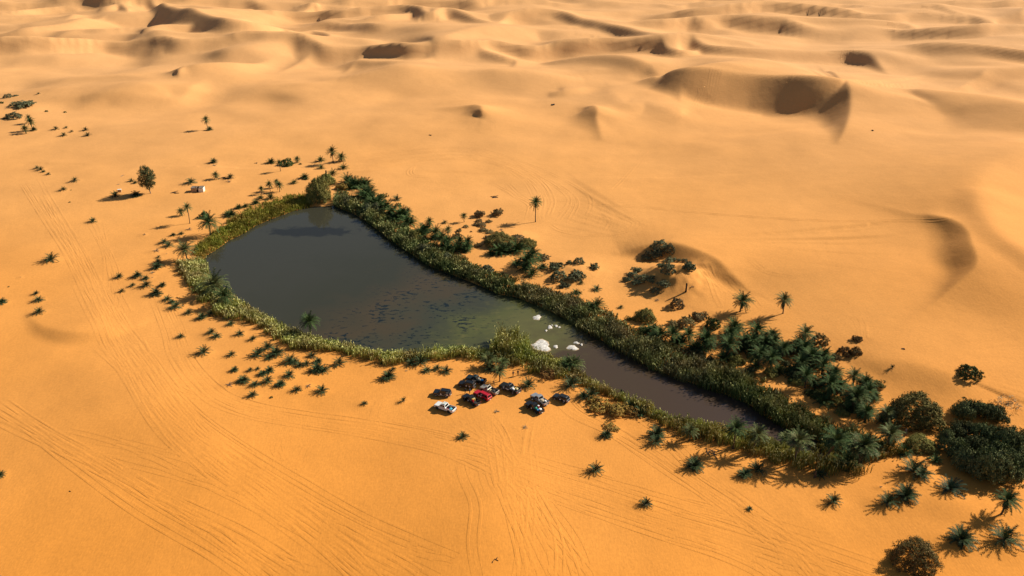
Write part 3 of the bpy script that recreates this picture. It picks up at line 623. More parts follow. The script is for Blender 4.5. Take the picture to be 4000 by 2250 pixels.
M['salt'] = plain('salt_crust', (.52, .49, .45), .9, var=.45, scale=1.5, bump=.6)
M['salt_rim'] = plain('salt_rim', (.42, .30, .17), .9, var=.2, scale=1.2)
def blob(px, py, wpx, seed, hpx=None, rim=1.25):
    x, y = [float(v) for v in unproj(px, py, 0.06)]
    s = pxm(x, y, 0); a = .5*wpx/s; b = (.5*hpx/s/math.sin(math.atan2(CAMZ, y))) if hpx else a*.8
    rs = np.random.default_rng(seed); n = 26; ph = rs.uniform(0, 6.28, 4)
    V = []; F = []
    for k, (f, z) in enumerate(((rim, -.05), (1.0, .05), (.88, .13), (.55, .17), (.2, .20))):
        for i in range(n):
            th = 2*math.pi*i/n; q = 1+.16*math.sin(2*th+ph[0])+.12*math.sin(3*th+ph[1])+.09*math.sin(5*th+ph[2])+.05*math.sin(9*th+ph[3])+rs.normal()*.03
            V.append((a*f*q*math.cos(th), b*f*q*math.sin(th), z+(rs.normal()*.02 if k > 1 else 0)))
    for k in range(4):
        for i in range(n): F.append((k*n+i, k*n+(i+1) % n, (k+1)*n+(i+1) % n, (k+1)*n+i))
    top = tuple(4*n+i for i in range(n)); sizes = [4]*len(F)+[n]; flat = [v for f in F for v in f]+list(top)
    midx = [1]*n+[0]*(3*n)+[0]
    me = mesh_np('salt_island', V, flat, sizes, True, mats=[M['salt'], M['salt_rim']], midx=midx)
    return link('salt_island', me, loc=(x, y, 0.0))
SALT = [(2115,1350,72,38,'largest white salt island in the shallows, dark pits on top'), (2098,1240,30,17,'white salt island farthest out towards the far reeds'), (2148,1278,20,12,None), (2172,1273,13,7,None), (2184,1278,10,6,None), (2156,1270,7,4,None), (2133,1291,10,6,None), (2170,1354,20,10,'small oval salt island touching the largest one'), (2236,1358,36,20,'second largest white salt island, pointed at one end'), (2251,1339,20,9,'flat salt island just beyond the second largest'), (2271,1346,11,7,'tiny salt speck beside the flat salt island')]
for i, (a, b, w, h, lab) in enumerate(SALT):
    tag(blob(a, b, w, 40+i, h), lab or 'little white salt islet in the scattered middle cluster', 'salt island', 'white salt islands in the shallow lake')

# ------------------------------------------------------------------ tyre tracks: shallow ruts with raised edges pressed in the sand
TV, TF, TN = [], [], 0
def rut(P, width=0.34, amp=0.06):
    """P: n x 2 world points along one rut"""
    global TN
    P = np.asarray(P); seg = np.linalg.norm(np.diff(P, axis=0), axis=1); L = np.concatenate([[0], np.cumsum(seg)])
    if L[-1] < 3: return
    n = max(4, int(L[-1]/0.9)); t = np.linspace(0, L[-1], n)
    x = np.interp(t, L, P[:, 0]); y = np.interp(t, L, P[:, 1])
    tx = np.gradient(x); ty = np.gradient(y); q = np.hypot(tx, ty)+1e-9; nx, ny = -ty/q, tx/q
    fade = np.clip(np.minimum(t, L[-1]-t)/6.0, 0.0, 1)*(0.65+.35*np.sin(t*.21+x*.3))
    prof = ((-1.0, 0.0), (-.55, 1.0), (0.0, -.15), (.55, 1.0), (1.0, 0.0))
    cols = []
    for o, h in prof:
        X = x+nx*o*width; Y = y+ny*o*width
        cols.append(np.column_stack([X, Y, zat(X, Y)+0.012+(amp*h*fade if h > 0 else 0.006)]))
    V = np.stack(cols, 1).reshape(-1, 3); i = np.arange(n-1)[:, None]*5+np.arange(4)[None, :]
    F = np.stack([i, i+1, i+6, i+5], -1).reshape(-1, 4)+TN
    if True:
        TV.append(V); TF.append(F); TN += len(V)
def bundle(path, n, w0, w1, amp=.06, width=.34, cut=True, seed=0, pair=1.55):
    """path in 2576-wide photo pixels; n vehicles' ruts spread over w0..w1 metres"""
    rs = np.random.default_rng(seed+5)
    P = catmull(np.array(disp(path)), 14); x, y, z = ground(P[:, 0], P[:, 1]); x = np.array(x); y = np.array(y)
    tx = np.gradient(x); ty = np.gradient(y); q = np.hypot(tx, ty)+1e-9; nx, ny = -ty/q, tx/q; u = np.linspace(0, 1, len(x))
    for k in range(n):
        o0, o1, om = rs.uniform(-.5, .5), rs.uniform(-.5, .5), rs.uniform(-.5, .5)
        off = (o0*(1-u)**2+2*om*u*(1-u)+o1*u*u)*(w0+(w1-w0)*u)
        off = off+.5*np.sin(u*rs.uniform(4, 11)+rs.uniform(0, 6))
        a, b = (0, 1) if not cut else (max(0, rs.uniform(-.35, .35)), min(1, rs.uniform(.65, 1.35)))
        m = (u >= a) & (u <= b)
        A = amp*rs.uniform(.25, .95)
        for s in (-.5, .5):
            rut(np.column_stack([x+nx*(off+s*pair), y+ny*(off+s*pair)])[m], width*rs.uniform(.8, 1.15), A)
def build_tracks():
    bundle([(80,455),(130,540),(190,640),(240,740),(280,815),(300,855),(345,920),(400,1005),(460,1075),(560,1155),(700,1252),(850,1352),(1000,1432),(1080,1475)], 19, 9, 17, .075, seed=1)
    bundle([(300,855),(350,930),(420,1030),(520,1130),(680,1240),(860,1360),(1020,1470)], 14, 12, 17, .085, seed=2)
    bundle([(400,750),(432,830),(450,890),(490,950),(550,1003),(640,1035),(770,1058),(900,1075),(1050,1100),(1180,1130),(1300,1162),(1500,1222),(1700,1285),(1950,1360),(2250,1460)], 15, 5, 13, .07, seed=3)
    bundle([(240,560),(275,640),(290,720),(300,790)], 5, 5, 8, .05, seed=31)
    bundle([(430,960),(480,990),(560,1010)], 3, 3, 4, .05, seed=32)
    bundle([(-20,1020),(60,1068),(150,1122),(260,1182),(400,1264),(560,1352),(680,1432),(740,1475)], 12, 7, 12, .08, seed=4)
    bundle([(150,1100),(300,1130),(500,1190),(800,1310),(1000,1420)], 5, 8, 14, .045, seed=41)
    bundle([(1400,985),(1450,1035),(1520,1070),(1600,1120),(1720,1200),(1860,1295),(2000,1390),(2090,1470)], 8, 5, 9, .085, seed=5)
    bundle([(1560,1030),(1680,1110),(1760,1190),(1900,1290),(2060,1420)], 4, 4, 8, .06, seed=51)
    bundle([(1180,1045),(1230,1085),(1265,1130),(1295,1200),(1340,1290),(1380,1380),(1400,1475)], 10, 9, 14, .08, seed=6)
    bundle([(1290,1060),(1300,1150),(1320,1260),(1335,1360),(1340,1475)], 7, 12, 12, .075, seed=7)
    bundle([(1400,1040),(1330,1090),(1270,1130),(1250,1200),(1330,1320),(1440,1475)], 5, 5, 10, .07, seed=71)
    bundle([(1050,1095),(1150,1130),(1300,1200),(1450,1260),(1650,1330),(1850,1400),(2000,1470)], 9, 8, 16, .07, seed=8)
    bundle([(1165,1170),(1184,1235),(1193,1300),(1198,1380),(1202,1475)], 1, 0, 0, .08, cut=False, seed=9, pair=2.1)
    bundle([(1005,985),(968,1005),(948,1040),(946,1070),(958,1095)], 1, 0, 0, .10, cut=False, seed=10, pair=1.9)
    bundle([(890,1020),(868,1045),(862,1075)], 1, 0, 0, .06, cut=False, seed=101, pair=1.9)
    bundle([(1150,1050),(1160,1075),(1140,1100)], 2, 1, 2, .05, cut=False, seed=102)
    bundle([(730,1090),(700,1120),(700,1160)], 2, 2, 2, .05, cut=False, seed=103); bundle([(800,1100),(760,1140),(735,1180)], 1, 1, 1, .05, cut=False, seed=104)
    # the plain beyond the lake
    bundle([(880,445),(960,420),(1060,400),(1160,395),(1260,410),(1340,450),(1375,500),(1365,545)], 8, 16, 12, .10, .45, seed=11)
    bundle([(900,400),(1000,385),(1150,375),(1260,395),(1370,440),(1450,500),(1420,560)], 7, 12, 16, .10, .45, seed=12)
    bundle([(1080,410),(1040,420),(1040,440),(1100,445)], 2, 3, 3, .10, .45, cut=False, seed=13); bundle([(1250,450),(1300,490),(1350,520),(1345,560)], 5, 10, 8, .09, .4, seed=14)
    bundle([(1380,560),(1420,580),(1500,590),(1580,580),(1600,560),(1560,545)], 4, 3, 3, .08, .4, seed=15); bundle([(1500,560),(1510,540),(1530,560),(1500,600)], 2, 3, 3, .08, .4, seed=16)
    bundle([(1400,505),(1600,518),(1850,540),(2100,552),(2400,545)], 3, 4, 4, .09, .4, seed=17)
    bundle([(1640,375),(1600,425),(1540,480)], 2, 5, 5, .09, .4, seed=18); bundle([(1880,640),(1930,685),(2010,695)], 2, 2, 3, .08, .4, seed=19)
    bundle([(1760,660),(1810,720),(1850,770)], 6, 6, 9, .10, .4, seed=20); bundle([(2160,800),(2175,850),(2190,860)], 3, 4, 3, .08, .35, seed=21)
    bundle([(1830,690),(1880,745),(1930,770)], 4, 6, 6, .09, .35, seed=22)
    bundle([(1800,195),(1760,240),(1740,275)], 3, 9, 12, .10, .5, cut=False, seed=23); bundle([(2010,185),(1960,230),(1890,275)], 3, 8, 14, .10, .5, cut=False, seed=24)
    bundle([(2250,55),(2245,68),(2238,80)], 4, 14, 14, .12, .7, cut=False, seed=25); bundle([(2150,120),(2130,138),(2090,150)], 3, 8, 9, .12, .6, cut=False, seed=26); bundle([(2335,18),(2325,38)], 4, 14, 14, .12, .7, cut=False, seed=27)
    bundle([(1230,300),(1240,315),(1225,325)], 3, 5, 5, .10, .45, seed=28)
    V = np.vstack(TV); F = np.vstack(TF)
    me = mesh_np('tyre_track', V, F, np.full(len(F), 4), True, M['sand'])
    tag(link('tyre_track', me, ground_obj), kind='stuff')
build_tracks()
# ------------------------------------------------------------------ plants
G = {}
M['frond'] = foliage('palm_frond', [(.020,.044,.014), (.036,.066,.022), (.058,.088,.028), (.10,.115,.040)], .7)
M['frond_yellow'] = foliage('palm_frond_yellow', [(.035,.06,.018), (.07,.095,.03), (.12,.13,.045), (.16,.14,.06)], .55)
M['frond_tuft'] = foliage('palm_tuft_frond', [(.022,.042,.018), (.040,.066,.026), (.065,.088,.036), (.10,.105,.05)], .55)
M['frond_silver'] = foliage('palm_frond_silver', [(.026,.048,.028), (.042,.070,.042), (.060,.092,.056), (.055,.080,.046)], .6)
M['dead'] = foliage('dead_frond', [(.10,.065,.035), (.17,.12,.075), (.25,.20,.14), (.12,.08,.05)], .8)
M['trunk'] = plain('palm_trunk', (.085,.055,.033), .95, var=.45, scale=5, bump=.8)
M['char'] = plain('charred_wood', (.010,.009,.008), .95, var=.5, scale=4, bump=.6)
M['wood'] = plain('grey_wood', (.17,.13,.10), .9, var=.4, scale=5, bump=.6)
M['twig'] = plain('twig', (.07,.05,.035), .9, var=.4, scale=3)
SH = {'g': [(.022,.026,.019), (.045,.050,.036), (.075,.080,.060), (.10,.10,.08)], 'o': [(.030,.030,.012), (.060,.056,.022), (.095,.085,.036), (.13,.11,.05)],
      'b': [(.050,.036,.022), (.085,.062,.038), (.12,.092,.060), (.09,.08,.05)], 'r': [(.070,.040,.016), (.12,.068,.027), (.17,.10,.042), (.10,.085,.03)],
      'd': [(.012,.020,.010), (.024,.036,.016), (.040,.055,.024), (.060,.06,.03)], 'm': [(.035,.024,.014), (.065,.043,.024), (.095,.064,.035), (.06,.055,.03)],
      'k': [(.016,.022,.014), (.034,.042,.024), (.058,.064,.038), (.085,.085,.052)], 'n': [(.028,.027,.010), (.055,.048,.020), (.085,.066,.030), (.12,.080,.045)],
      't': [(.12,.08,.06), (.17,.12,.09), (.22,.16,.12), (.14,.11,.08)]}
SH = {k_: [tuple(2.6*q*m_ for q, m_ in zip(c_, (1.0, .96, .66))) for c_ in v_] for k_, v_ in SH.items()}
for k_, c_ in SH.items(): M['leaf_'+k_] = foliage('leaf_'+{'g':'grey_green','o':'olive','b':'brown_grey','r':'rust','d':'dark_green','m':'maroon_brown','k':'deep_olive','n':'brown_olive','t':'bare_twig'}[k_], c_, .75)

def frond_arrays(rs, el, droop, n=12, L=1.0, lw=.17, bw=.055):
    """one feather leaf: thin curved stalk with two rows of leaflets; leaves the origin towards +x at elevation el"""
    ns = 6; t = np.linspace(0, 1, ns+1)
    a = el-droop*t**1.5; sx = np.concatenate([[0], np.cumsum(np.cos((a[:-1]+a[1:])/2))])*L/ns; sz = np.concatenate([[0], np.cumsum(np.sin((a[:-1]+a[1:])/2))])*L/ns
    V, F = [], []
    for i in range(ns+1):
        w = .016*(1-.8*t[i]); V += [(sx[i], -w, sz[i]), (sx[i], w, sz[i])]
    for i in range(ns): F += [(2*i, 2*i+1, 2*i+3), (2*i, 2*i+3, 2*i+2)]
    for side in (-1, 1):
        for k in range(n):
            u = .13+.87*(k+.5*rs.random())/n; u = min(u, .99)
            x = np.interp(u, t, sx); z = np.interp(u, t, sz); ang = np.interp(u, t, a)
            ll = lw*(math.sin(min(1, u*1.25+.12)*math.pi*.86)+.22)*rs.uniform(.8, 1.15)
            fw = rs.uniform(.55, .95); up = rs.uniform(.05, .35)
            dx = math.cos(ang)*fw; dz = math.sin(ang)*fw
            b0 = (x-bw*.5*math.cos(ang), 0, z-bw*.5*math.sin(ang)); b1 = (x+bw*.5*math.cos(ang), 0, z+bw*.5*math.sin(ang))
            tip = (x+dx*ll, side*ll, z+dz*ll+up*ll-.25*ll*u)
            i0 = len(V); V += [b0, b1, tip]; F.append((i0, i0+1, i0+2))
    return np.array(V), np.array(F)
def rotz(V, a):
    c, s = math.cos(a), math.sin(a); return np.column_stack([V[:, 0]*c-V[:, 1]*s, V[:, 0]*s+V[:, 1]*c, V[:, 2]])
class Acc:
    def __init__(s): s.V, s.F, s.n = [], [], 0
    def add(s, V, F): s.V.append(V); s.F.append(F+s.n); s.n += len(V)
    def mesh(s, name, mat, smooth_shade=False):
        V = np.vstack(s.V); F = np.vstack(s.F); return mesh_np(name, V, F, np.full(len(F), F.shape[1]), smooth_shade, mat)
def tube(P, rad, sides=7):
    P = np.asarray(P, float); V = []; n = len(P)
    for i in range(n):
        d = P[min(i+1, n-1)]-P[max(i-1, 0)]; d = d/np.linalg.norm(d)
        u = np.cross(d, (0, 0, 1.0)) if abs(d[2]) < .95 else np.cross(d, (1.0, 0, 0)); u /= np.linalg.norm(u); v = np.cross(d, u)
        for k in range(sides):
            th = 2*math.pi*k/sides; V.append(P[i]+rad[i]*(u*math.cos(th)+v*math.sin(th)))
    F = [(i*sides+k, i*sides+(k+1) % sides, (i+1)*sides+(k+1) % sides, (i+1)*sides+k) for i in range(n-1) for k in range(sides)]
    return np.array(V), np.array(F)

# shared frond meshes for the palms that are near enough to show single leaves
FR = {}
rs0 = np.random.default_rng(3)
for nm, el, dr in (('up', 75, 40), ('high', 52, 62), ('mid', 28, 66), ('low', 4, 52), ('hang', -28, 42)):
    V, F = frond_arrays(rs0, R(el), R(dr), 13); FR[nm] = (V, F)
for key in ('frond', 'frond_yellow', 'frond_silver', 'frond_tuft', 'dead'):
    for nm, (V, F) in FR.items(): G[(key, nm)] = mesh_np('frond', V, F, np.full(len(F), 3), False, M[key])
def crown_plan(rs, kind):
    """(variant, azimuth, length factor, tilt) of every leaf of a crown"""
    out = []
    plan = {'palm': (('up', 7), ('high', 13), ('mid', 15), ('low', 12), ('hang', 6)), 'tuft': (('up', 8), ('high', 10), ('mid', 8), ('low', 4)), 'erect': (('up', 14), ('high', 8)),
            'dense': (('up', 14), ('high', 22), ('mid', 20), ('low', 8))}[kind]
    g = rs.uniform(0, 6.28)
    for nm, n in plan:
        for i in range(n):
            g += 2.39996; out.append((nm, g+rs.normal()*.12, rs.uniform(.82, 1.08), rs.normal()*.10))
    return out
def merged(plan, name, mat):
    A = Acc()
    for nm, az, lf, ti in plan:
        V, F = FR[nm]; V = V*lf; c, s = math.cos(ti), math.sin(ti); V = np.column_stack([V[:, 0]*c-V[:, 2]*s, V[:, 1], V[:, 0]*s+V[:, 2]*c]); A.add(rotz(V, az), F)
    return A.mesh(name, mat)
PLAN = {(k, i): crown_plan(np.random.default_rng(100+7*i+len(k)), k) for k in ('palm', 'tuft', 'erect', 'dense') for i in range(4)}
for (k, i), pl in PLAN.items():
    for mk in (('frond', 'frond_yellow') if k == 'palm' else ('frond_tuft', 'frond')): G[('crown', k, i, mk)] = merged(pl, 'crown', M[mk])
for i in range(3):
    rs = np.random.default_rng(60+i)
    G[('skirt', i)] = merged([('hang', rs.uniform(0, 6.28), rs.uniform(.6, .85), -.75+rs.normal()*.16) for _ in range(34)], 'dead_fronds', M['dead'])
    G[('drytuft', i)] = merged([(random.choice(('mid', 'low', 'high')), rs.uniform(0, 6.28), rs.uniform(.5, 1), rs.normal()*.2) for _ in range(16)], 'dead_fronds', M['dead'])
    G[('base', i)] = merged([('low', rs.uniform(0, 6.28), rs.uniform(.45, .8), rs.normal()*.1-.02) for _ in range(9)], 'dead_fronds', M['dead'])
for i in range(4):                                    # unit-high trunks with leaf-scar rings
    rs = np.random.default_rng(80+i); n = 18; b = rs.normal(size=2)*.012
    P = [(b[0]*math.sin(math.pi*t), b[1]*math.sin(math.pi*t), t) for t in np.linspace(0, 1, n)]
    rad = [(.036+.02*math.exp(-t*9)+.010*t**4)*(1.12 if k % 2 else .93) for k, t in enumerate(np.linspace(0, 1, n))]
    A = Acc(); V, F = tube(P, rad, 9); A.add(V, F); G[('trunk', i)] = A.mesh('trunk', M['trunk'], True)

def shrub_mesh(seed, clumps, per, kind, mat, leaf=.075, flat=.8):
    rs = np.random.default_rng(seed); C = []
    lob = [(rs.uniform(-.55, .55), rs.uniform(-.55, .55), rs.uniform(.05, .5), rs.uniform(.28, .58)) for _ in range(13)]
    tries = 0
    while len(C) < clumps and tries < clumps*60:
        tries += 1
        if kind == 'round':
            v = rs.normal(size=3); v /= np.linalg.norm(v); v[2] = abs(v[2])*1.0
            rr = rs.uniform(.5, 1)**.4; p = v*rr*np.array((.92, .92, 1.0)); a_ = math.atan2(v[1], v[0]); p *= 1+.09*math.sin(3*a_+seed)+.07*math.sin(5*a_+2*seed+4*v[2])+.06*math.sin(7*v[2]+9*a_)
        else:
            l = lob[rs.integers(len(lob))]; v = rs.normal(size=3); v /= np.linalg.norm(v); v[2] = abs(v[2])
            p = np.array((l[0], l[1], l[2]*.6))+v*l[3]*rs.uniform(.6, 1)*np.array((1, 1, 1.1))
        if p[2] < 0.02: continue
        C.append(p)
    C = np.array(C); N = len(C)*per; k = np.repeat(np.arange(len(C)), per)
    rc = rs.uniform(.06, .14, len(C))
    off = rs.normal(size=(N, 3)); off /= np.linalg.norm(off, axis=1)[:, None]; P = C[k]+off*(rc[k]*rs.uniform(.3, 1, N))[:, None]
    P[:, 2] = np.maximum(P[:, 2], .0)
    out = P*np.array((1, 1, .8)); out /= np.linalg.norm(out, axis=1)[:, None]+1e-6
    nrm = out*.7+off*.5+rs.normal(size=(N, 3))*.45; nrm /= np.linalg.norm(nrm, axis=1)[:, None]
    a = np.cross(nrm, rs.normal(size=(N, 3))); a /= np.linalg.norm(a, axis=1)[:, None]+1e-9; b = np.cross(nrm, a)
    s = (leaf*rs.uniform(.6, 1.3, N))[:, None]
    V = np.stack([P-a*s*.45, P+a*s*.45, P+b*s*1.25], 1).reshape(-1, 3); V[:, 2] *= flat
    return mesh_np('foliage', V, np.arange(3*N), np.full(N, 3), False, mat)
def stems_mesh(seed):
    rs = np.random.default_rng(seed); A = Acc()
    for _ in range(9):
        th = rs.uniform(0, 6.28); q = rs.uniform(.3, .8); h = rs.uniform(.4, .85)
        P = [(0, 0, -.03), (.35*q*math.cos(th), .35*q*math.sin(th), .4*h), (q*math.cos(th+.2), q*math.sin(th+.2), h)]
        V, F = tube(P, (.03, .02, .008), 5); A.add(V, F)
    return A.mesh('stem', M['twig'])
for i in range(3): G[('stems', i)] = stems_mesh(200+i)
for ck in SH:
    for i in range(3):
        sparse = ck == 't'
        G[('shrub', ck, i)] = shrub_mesh(300+i*17+ord(ck), 150 if not sparse else 90, 22 if not sparse else 9, 'lobes' if i else 'round', M['leaf_'+ck], .085 if not sparse else .06, .95)
G[('big', 'o')] = shrub_mesh(701, 760, 26, 'round', M['leaf_o'], .042, 1.0); G[('big', 'n')] = shrub_mesh(702, 640, 28, 'round', M['leaf_n'], .036, 1.0)
G[('big', 'k')] = shrub_mesh(703, 560, 26, 'lobes', M['leaf_k'], .046, 1.0); G[('big', 'k', 1)] = shrub_mesh(704, 560, 26, 'lobes', M['leaf_k'], .046, 1.0)
G[('big', 'r')] = shrub_mesh(705, 420, 26, 'lobes', M['leaf_r'], .055, .95)
G[('smallbush',)] = shrub_mesh(710, 50, 16, 'round', M['leaf_d'], .17, .9)

SIZE = {'T': ((1.6, 'tiny'), (2.4, 'small'), (3.2, 'middling'), (4.6, 'broad'), (99, 'very broad')), 'P': ((3.2, 'slender'), (4.6, 'young'), (99, 'full-grown')),
        'S': ((1.6, 'tiny'), (3.0, 'small'), (5.0, 'rounded'), (8.5, 'large'), (99, 'huge')), 'D': ((1.8, 'small'), (99, 'spread')), 'B': ((1.4, 'tiny'), (99, 'small'))}
SN = {'g': 'grey-green', 'o': 'olive', 'b': 'brown-grey', 'r': 'rust-brown', 'd': 'dark green', 'm': 'maroon-brown', 'k': 'deep olive', 'n': 'brown-olive', 't': 'bare'}
def sizew(kind, d):
    for lim, w in SIZE[kind]:
        if d < lim: return w
def make_plant(p, idx):
    rs = np.random.default_rng(1000+idx); k = p['kind']; x, y = p['x'], p['y']; z = float(zat(x, y)); r = p['r']; rz = rs.uniform(0, 6.28); v = idx % 4; w = p['where']; wl_ = p['lab']
    lake_in = seg_sd(np.array([x]), np.array([y]), LAKE)[0] < 0
    if lake_in: z = max(z, -.05)
    if k in 'TDB' : r = max(r, .35)
    close = p['w'] > 52 and (p['py'] > 880)
    d2 = 2*r
    if k == 'P':
        h = max(p['h'], .5); e = empty('date_palm', (x, y, z), 0)
        th = h+.12*r; lean = p.get('lean', rs.normal()*.05); leany = rs.normal()*.04
        t = link('trunk', G[('trunk', v)], e, (0, 0, -.15), None, None)
        rad = min(max(.15, .05*r+.08), .27)/.045
        t.scale = (rad*1.0, rad*1.0, th+.15)
        t.rotation_euler = (-leany, lean, rz*0)
        top = Matrix.Rotation(lean, 3, 'Y') @ Matrix.Rotation(-leany, 3, 'X') @ Vector((0, 0, th))
        fm = 'frond' if w in (W22, W13, W8, W9, W16) or rs.random() < .45 else 'frond_yellow'
        if close:
            for nm, az, lf, ti in PLAN[('palm', v)]:
                link('frond', G[(fm, nm)], e, (top.x, top.y, top.z), (0, -ti, az+rz), (r*p['fac']*1.04*lf,)*3)
        else: link('crown', G[('crown', 'palm', v, fm)], e, (top.x, top.y, top.z), (0, 0, rz), (r*p['fac']*1.04,)*3)
        sk = p.get('skirt', 0)
        if sk or rs.random() < .5:
            s_ = link('dead_fronds', G[('skirt', v % 3)], e, (top.x, top.y, top.z-.02*r), (0, 0, rz), (r*(1.0 if sk < 2 else 1.25), r*(1.0 if sk < 2 else 1.25), min(r*(1.0 if sk < 2 else 1.7), max(th*1.35, .3))))
        tall = 'tall' if h > 1.5*d2 else ('long-trunked' if h > .95*d2 else ('short-trunked' if h > .5*d2 else 'low'))
        col = 'dark green' if fm == 'frond' else 'yellow-green'
        cw = 'small-crowned' if d2 < 3.6 else ('wide-crowned' if d2 > 5.6 else 'round-crowned')
        lab = f"{tall} {cw} {col} date palm {wl_}"; cat = 'palm'
        if len(lab.split()) > 14: lab = f"{tall} {col} palm {wl_}" 
    elif k == 'T':
        kind = 'erect' if p.get('erect') else ('dense' if p.get('dense') or rs.random() < .3 else 'tuft'); dry = p.get('dry', 0)
        e = empty('palm_tuft', (x, y, z-.04), 0); silver = 'silvery' in w
        fm = 'frond_silver' if silver else ('frond' if w in (W13, W22, W9, W16, W8, W28) else 'frond_tuft')
        sc = (r*p['fac'], r*p['fac'], r*(1.4 if kind == 'erect' else rs.uniform(1.05, 1.3)))
        if close and r > 1.2:
            for nm, az, lf, ti in PLAN[(kind, v)]:
                q = .0 if not dry else .45
                link('frond', G[(('dead' if rs.random() < q else fm), nm)], e, (0, 0, .02), (0, -ti, az+rz), (r*p['fac']*lf,)*3)
        else:
            cm = 'frond' if fm == 'frond' else 'frond_tuft'
            link('crown', G[('crown', kind, v, cm)], e, (0, 0, .02), (0, 0, rz), sc)
        link('dead_fronds', G[('base', v % 3)] if not dry else G[('drytuft', v % 3)], e, (0, 0, .05), (0, 0, rz*1.7), (r*.95,)*3)
        sz = sizew('T', d2); fo = {'erect': 'upright', 'dense': 'dense', 'tuft': 'spiky'}[kind]
        lab = f"{sz} {fo} {'half-dead ' if dry else ''}{'blue-green' if silver else 'green'} palm tuft {wl_}"; cat = 'palm tuft'
    elif k == 'D':
        e = empty('dry_tuft', (x, y, z-.03), 0); link('dead_fronds', G[('drytuft', v % 3)], e, (0, 0, .02), (0, 0, rz), (r, r, r*.7))
        lab = f"{sizew('D', d2)} dead pale-brown tuft {wl_}"; cat = 'dry tuft'
    elif k == 'B':
        e = empty('desert_bush', (x, y, z-.03), 0); link('foliage', G[('smallbush',)], e, (0, 0, 0), (0, 0, rz), (r, r, r*.95)); link('stem', G[('stems', v % 3)], e, (0, 0, 0), (0, 0, rz), (r*.7,)*3)
        lab = f"{sizew('B', d2)} dark desert bush {wl_}"; cat = 'bush'
    else:
        ck = p['col']; e = empty('tamarisk_shrub', (x, y, z-.05), 0)
        # the table gives the lower front edge of the crown: its middle stands one radius farther back
        back = min(r*.75, 4.0); L_ = math.hypot(x, y); x2, y2 = x+x/L_*back*.9, y+y/L_*back*.9
        z2 = float(zat(x2, y2)); z2 = max(z2, -.05); e.location = (x2, y2, z2-.05)
        hgt = max(.35*r, (p['hc']/(pxm(x, y, z)))-2*back*.9*math.sin(math.atan2(CAMZ, y))*.55)/cosdep(x, y, z)
        r *= 1.15 if r < 3.4 else (.86 if ck == 'n' else 1.0); hgt = min(max(1.2*hgt, (1.25 if ck == 'k' and r > 3.4 else .6)*r), (1.6 if r < 3 or ck == 'k' or p['hc'] > .9*p['w'] else .92)*r)
        big = r > 3.4 and ck in 'onkr'
        key = (('big', ck, 1) if ck == 'k' and idx % 2 else ('big', ck)) if big else ('shrub', ck, idx % 3)
        f = link('foliage', G[key], e, (0, 0, 0), (0, 0, rz), (r*1.02, r*1.02, hgt)); link('stem', G[('stems', v % 3)], e, (0, 0, 0), (0, 0, rz), (r*.8, r*.8, hgt*.9))
        fl = 'low' if hgt < .62*r else ('domed' if hgt < .95*r else 'tall')
        lab = f"{sizew('S', d2)} {fl} {SN[ck]} shrub {wl_}"; cat = 'shrub'
    if len(lab.split()) > 15: lab = lab.replace(' green palm tuft', ' palm tuft').replace('very broad', 'wide')
    tag(e, lab, cat, f"{cat}s {wl_}"); e['_r'] = r
    return e
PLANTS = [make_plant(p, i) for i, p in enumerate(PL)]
_by = {}
for o in PLANTS: _by.setdefault(o['label'], []).append(o)
for lab, lst in _by.items():                          # the biggest and the smallest of a set of look-alikes say so
    if len(lst) > 1 and len(lab.split()) < 16:
        lst.sort(key=lambda o: o['_r']); two = len(lst) == 2
        if two and lst[1]['_r'] > 1.06*lst[0]['_r']: lst[1]['label'] = 'larger '+lab; lst[0]['label'] = 'smaller '+lab
        if not two and lst[-1]['_r'] > 1.05*lst[-2]['_r']: lst[-1]['label'] = 'largest '+lab
        if not two and lst[0]['_r'] < .95*lst[1]['_r']: lst[0]['label'] = 'smallest '+lab
for o in PLANTS: del o['_r']
# ------------------------------------------------------------------ reed beds (uncountable: one object for each bank)
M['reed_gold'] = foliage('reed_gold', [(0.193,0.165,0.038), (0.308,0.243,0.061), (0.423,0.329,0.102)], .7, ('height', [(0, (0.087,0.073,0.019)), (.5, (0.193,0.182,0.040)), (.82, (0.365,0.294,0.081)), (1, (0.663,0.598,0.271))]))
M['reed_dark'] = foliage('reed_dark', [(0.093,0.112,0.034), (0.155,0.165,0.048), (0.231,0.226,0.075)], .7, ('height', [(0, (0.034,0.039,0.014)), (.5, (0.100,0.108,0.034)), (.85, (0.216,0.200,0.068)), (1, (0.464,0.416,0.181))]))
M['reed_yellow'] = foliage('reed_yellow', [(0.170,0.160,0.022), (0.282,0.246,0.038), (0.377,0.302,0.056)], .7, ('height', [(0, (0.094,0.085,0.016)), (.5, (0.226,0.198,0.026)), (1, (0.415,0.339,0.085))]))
M['reed_brown'] = foliage('reed_brown', [(0.109,0.096,0.038), (0.185,0.156,0.060), (0.262,0.226,0.098)], .7, ('height', [(0, (0.046,0.039,0.014)), (.5, (0.139,0.112,0.042)), (.85, (0.262,0.216,0.090)), (1, (0.464,0.399,0.197))]))
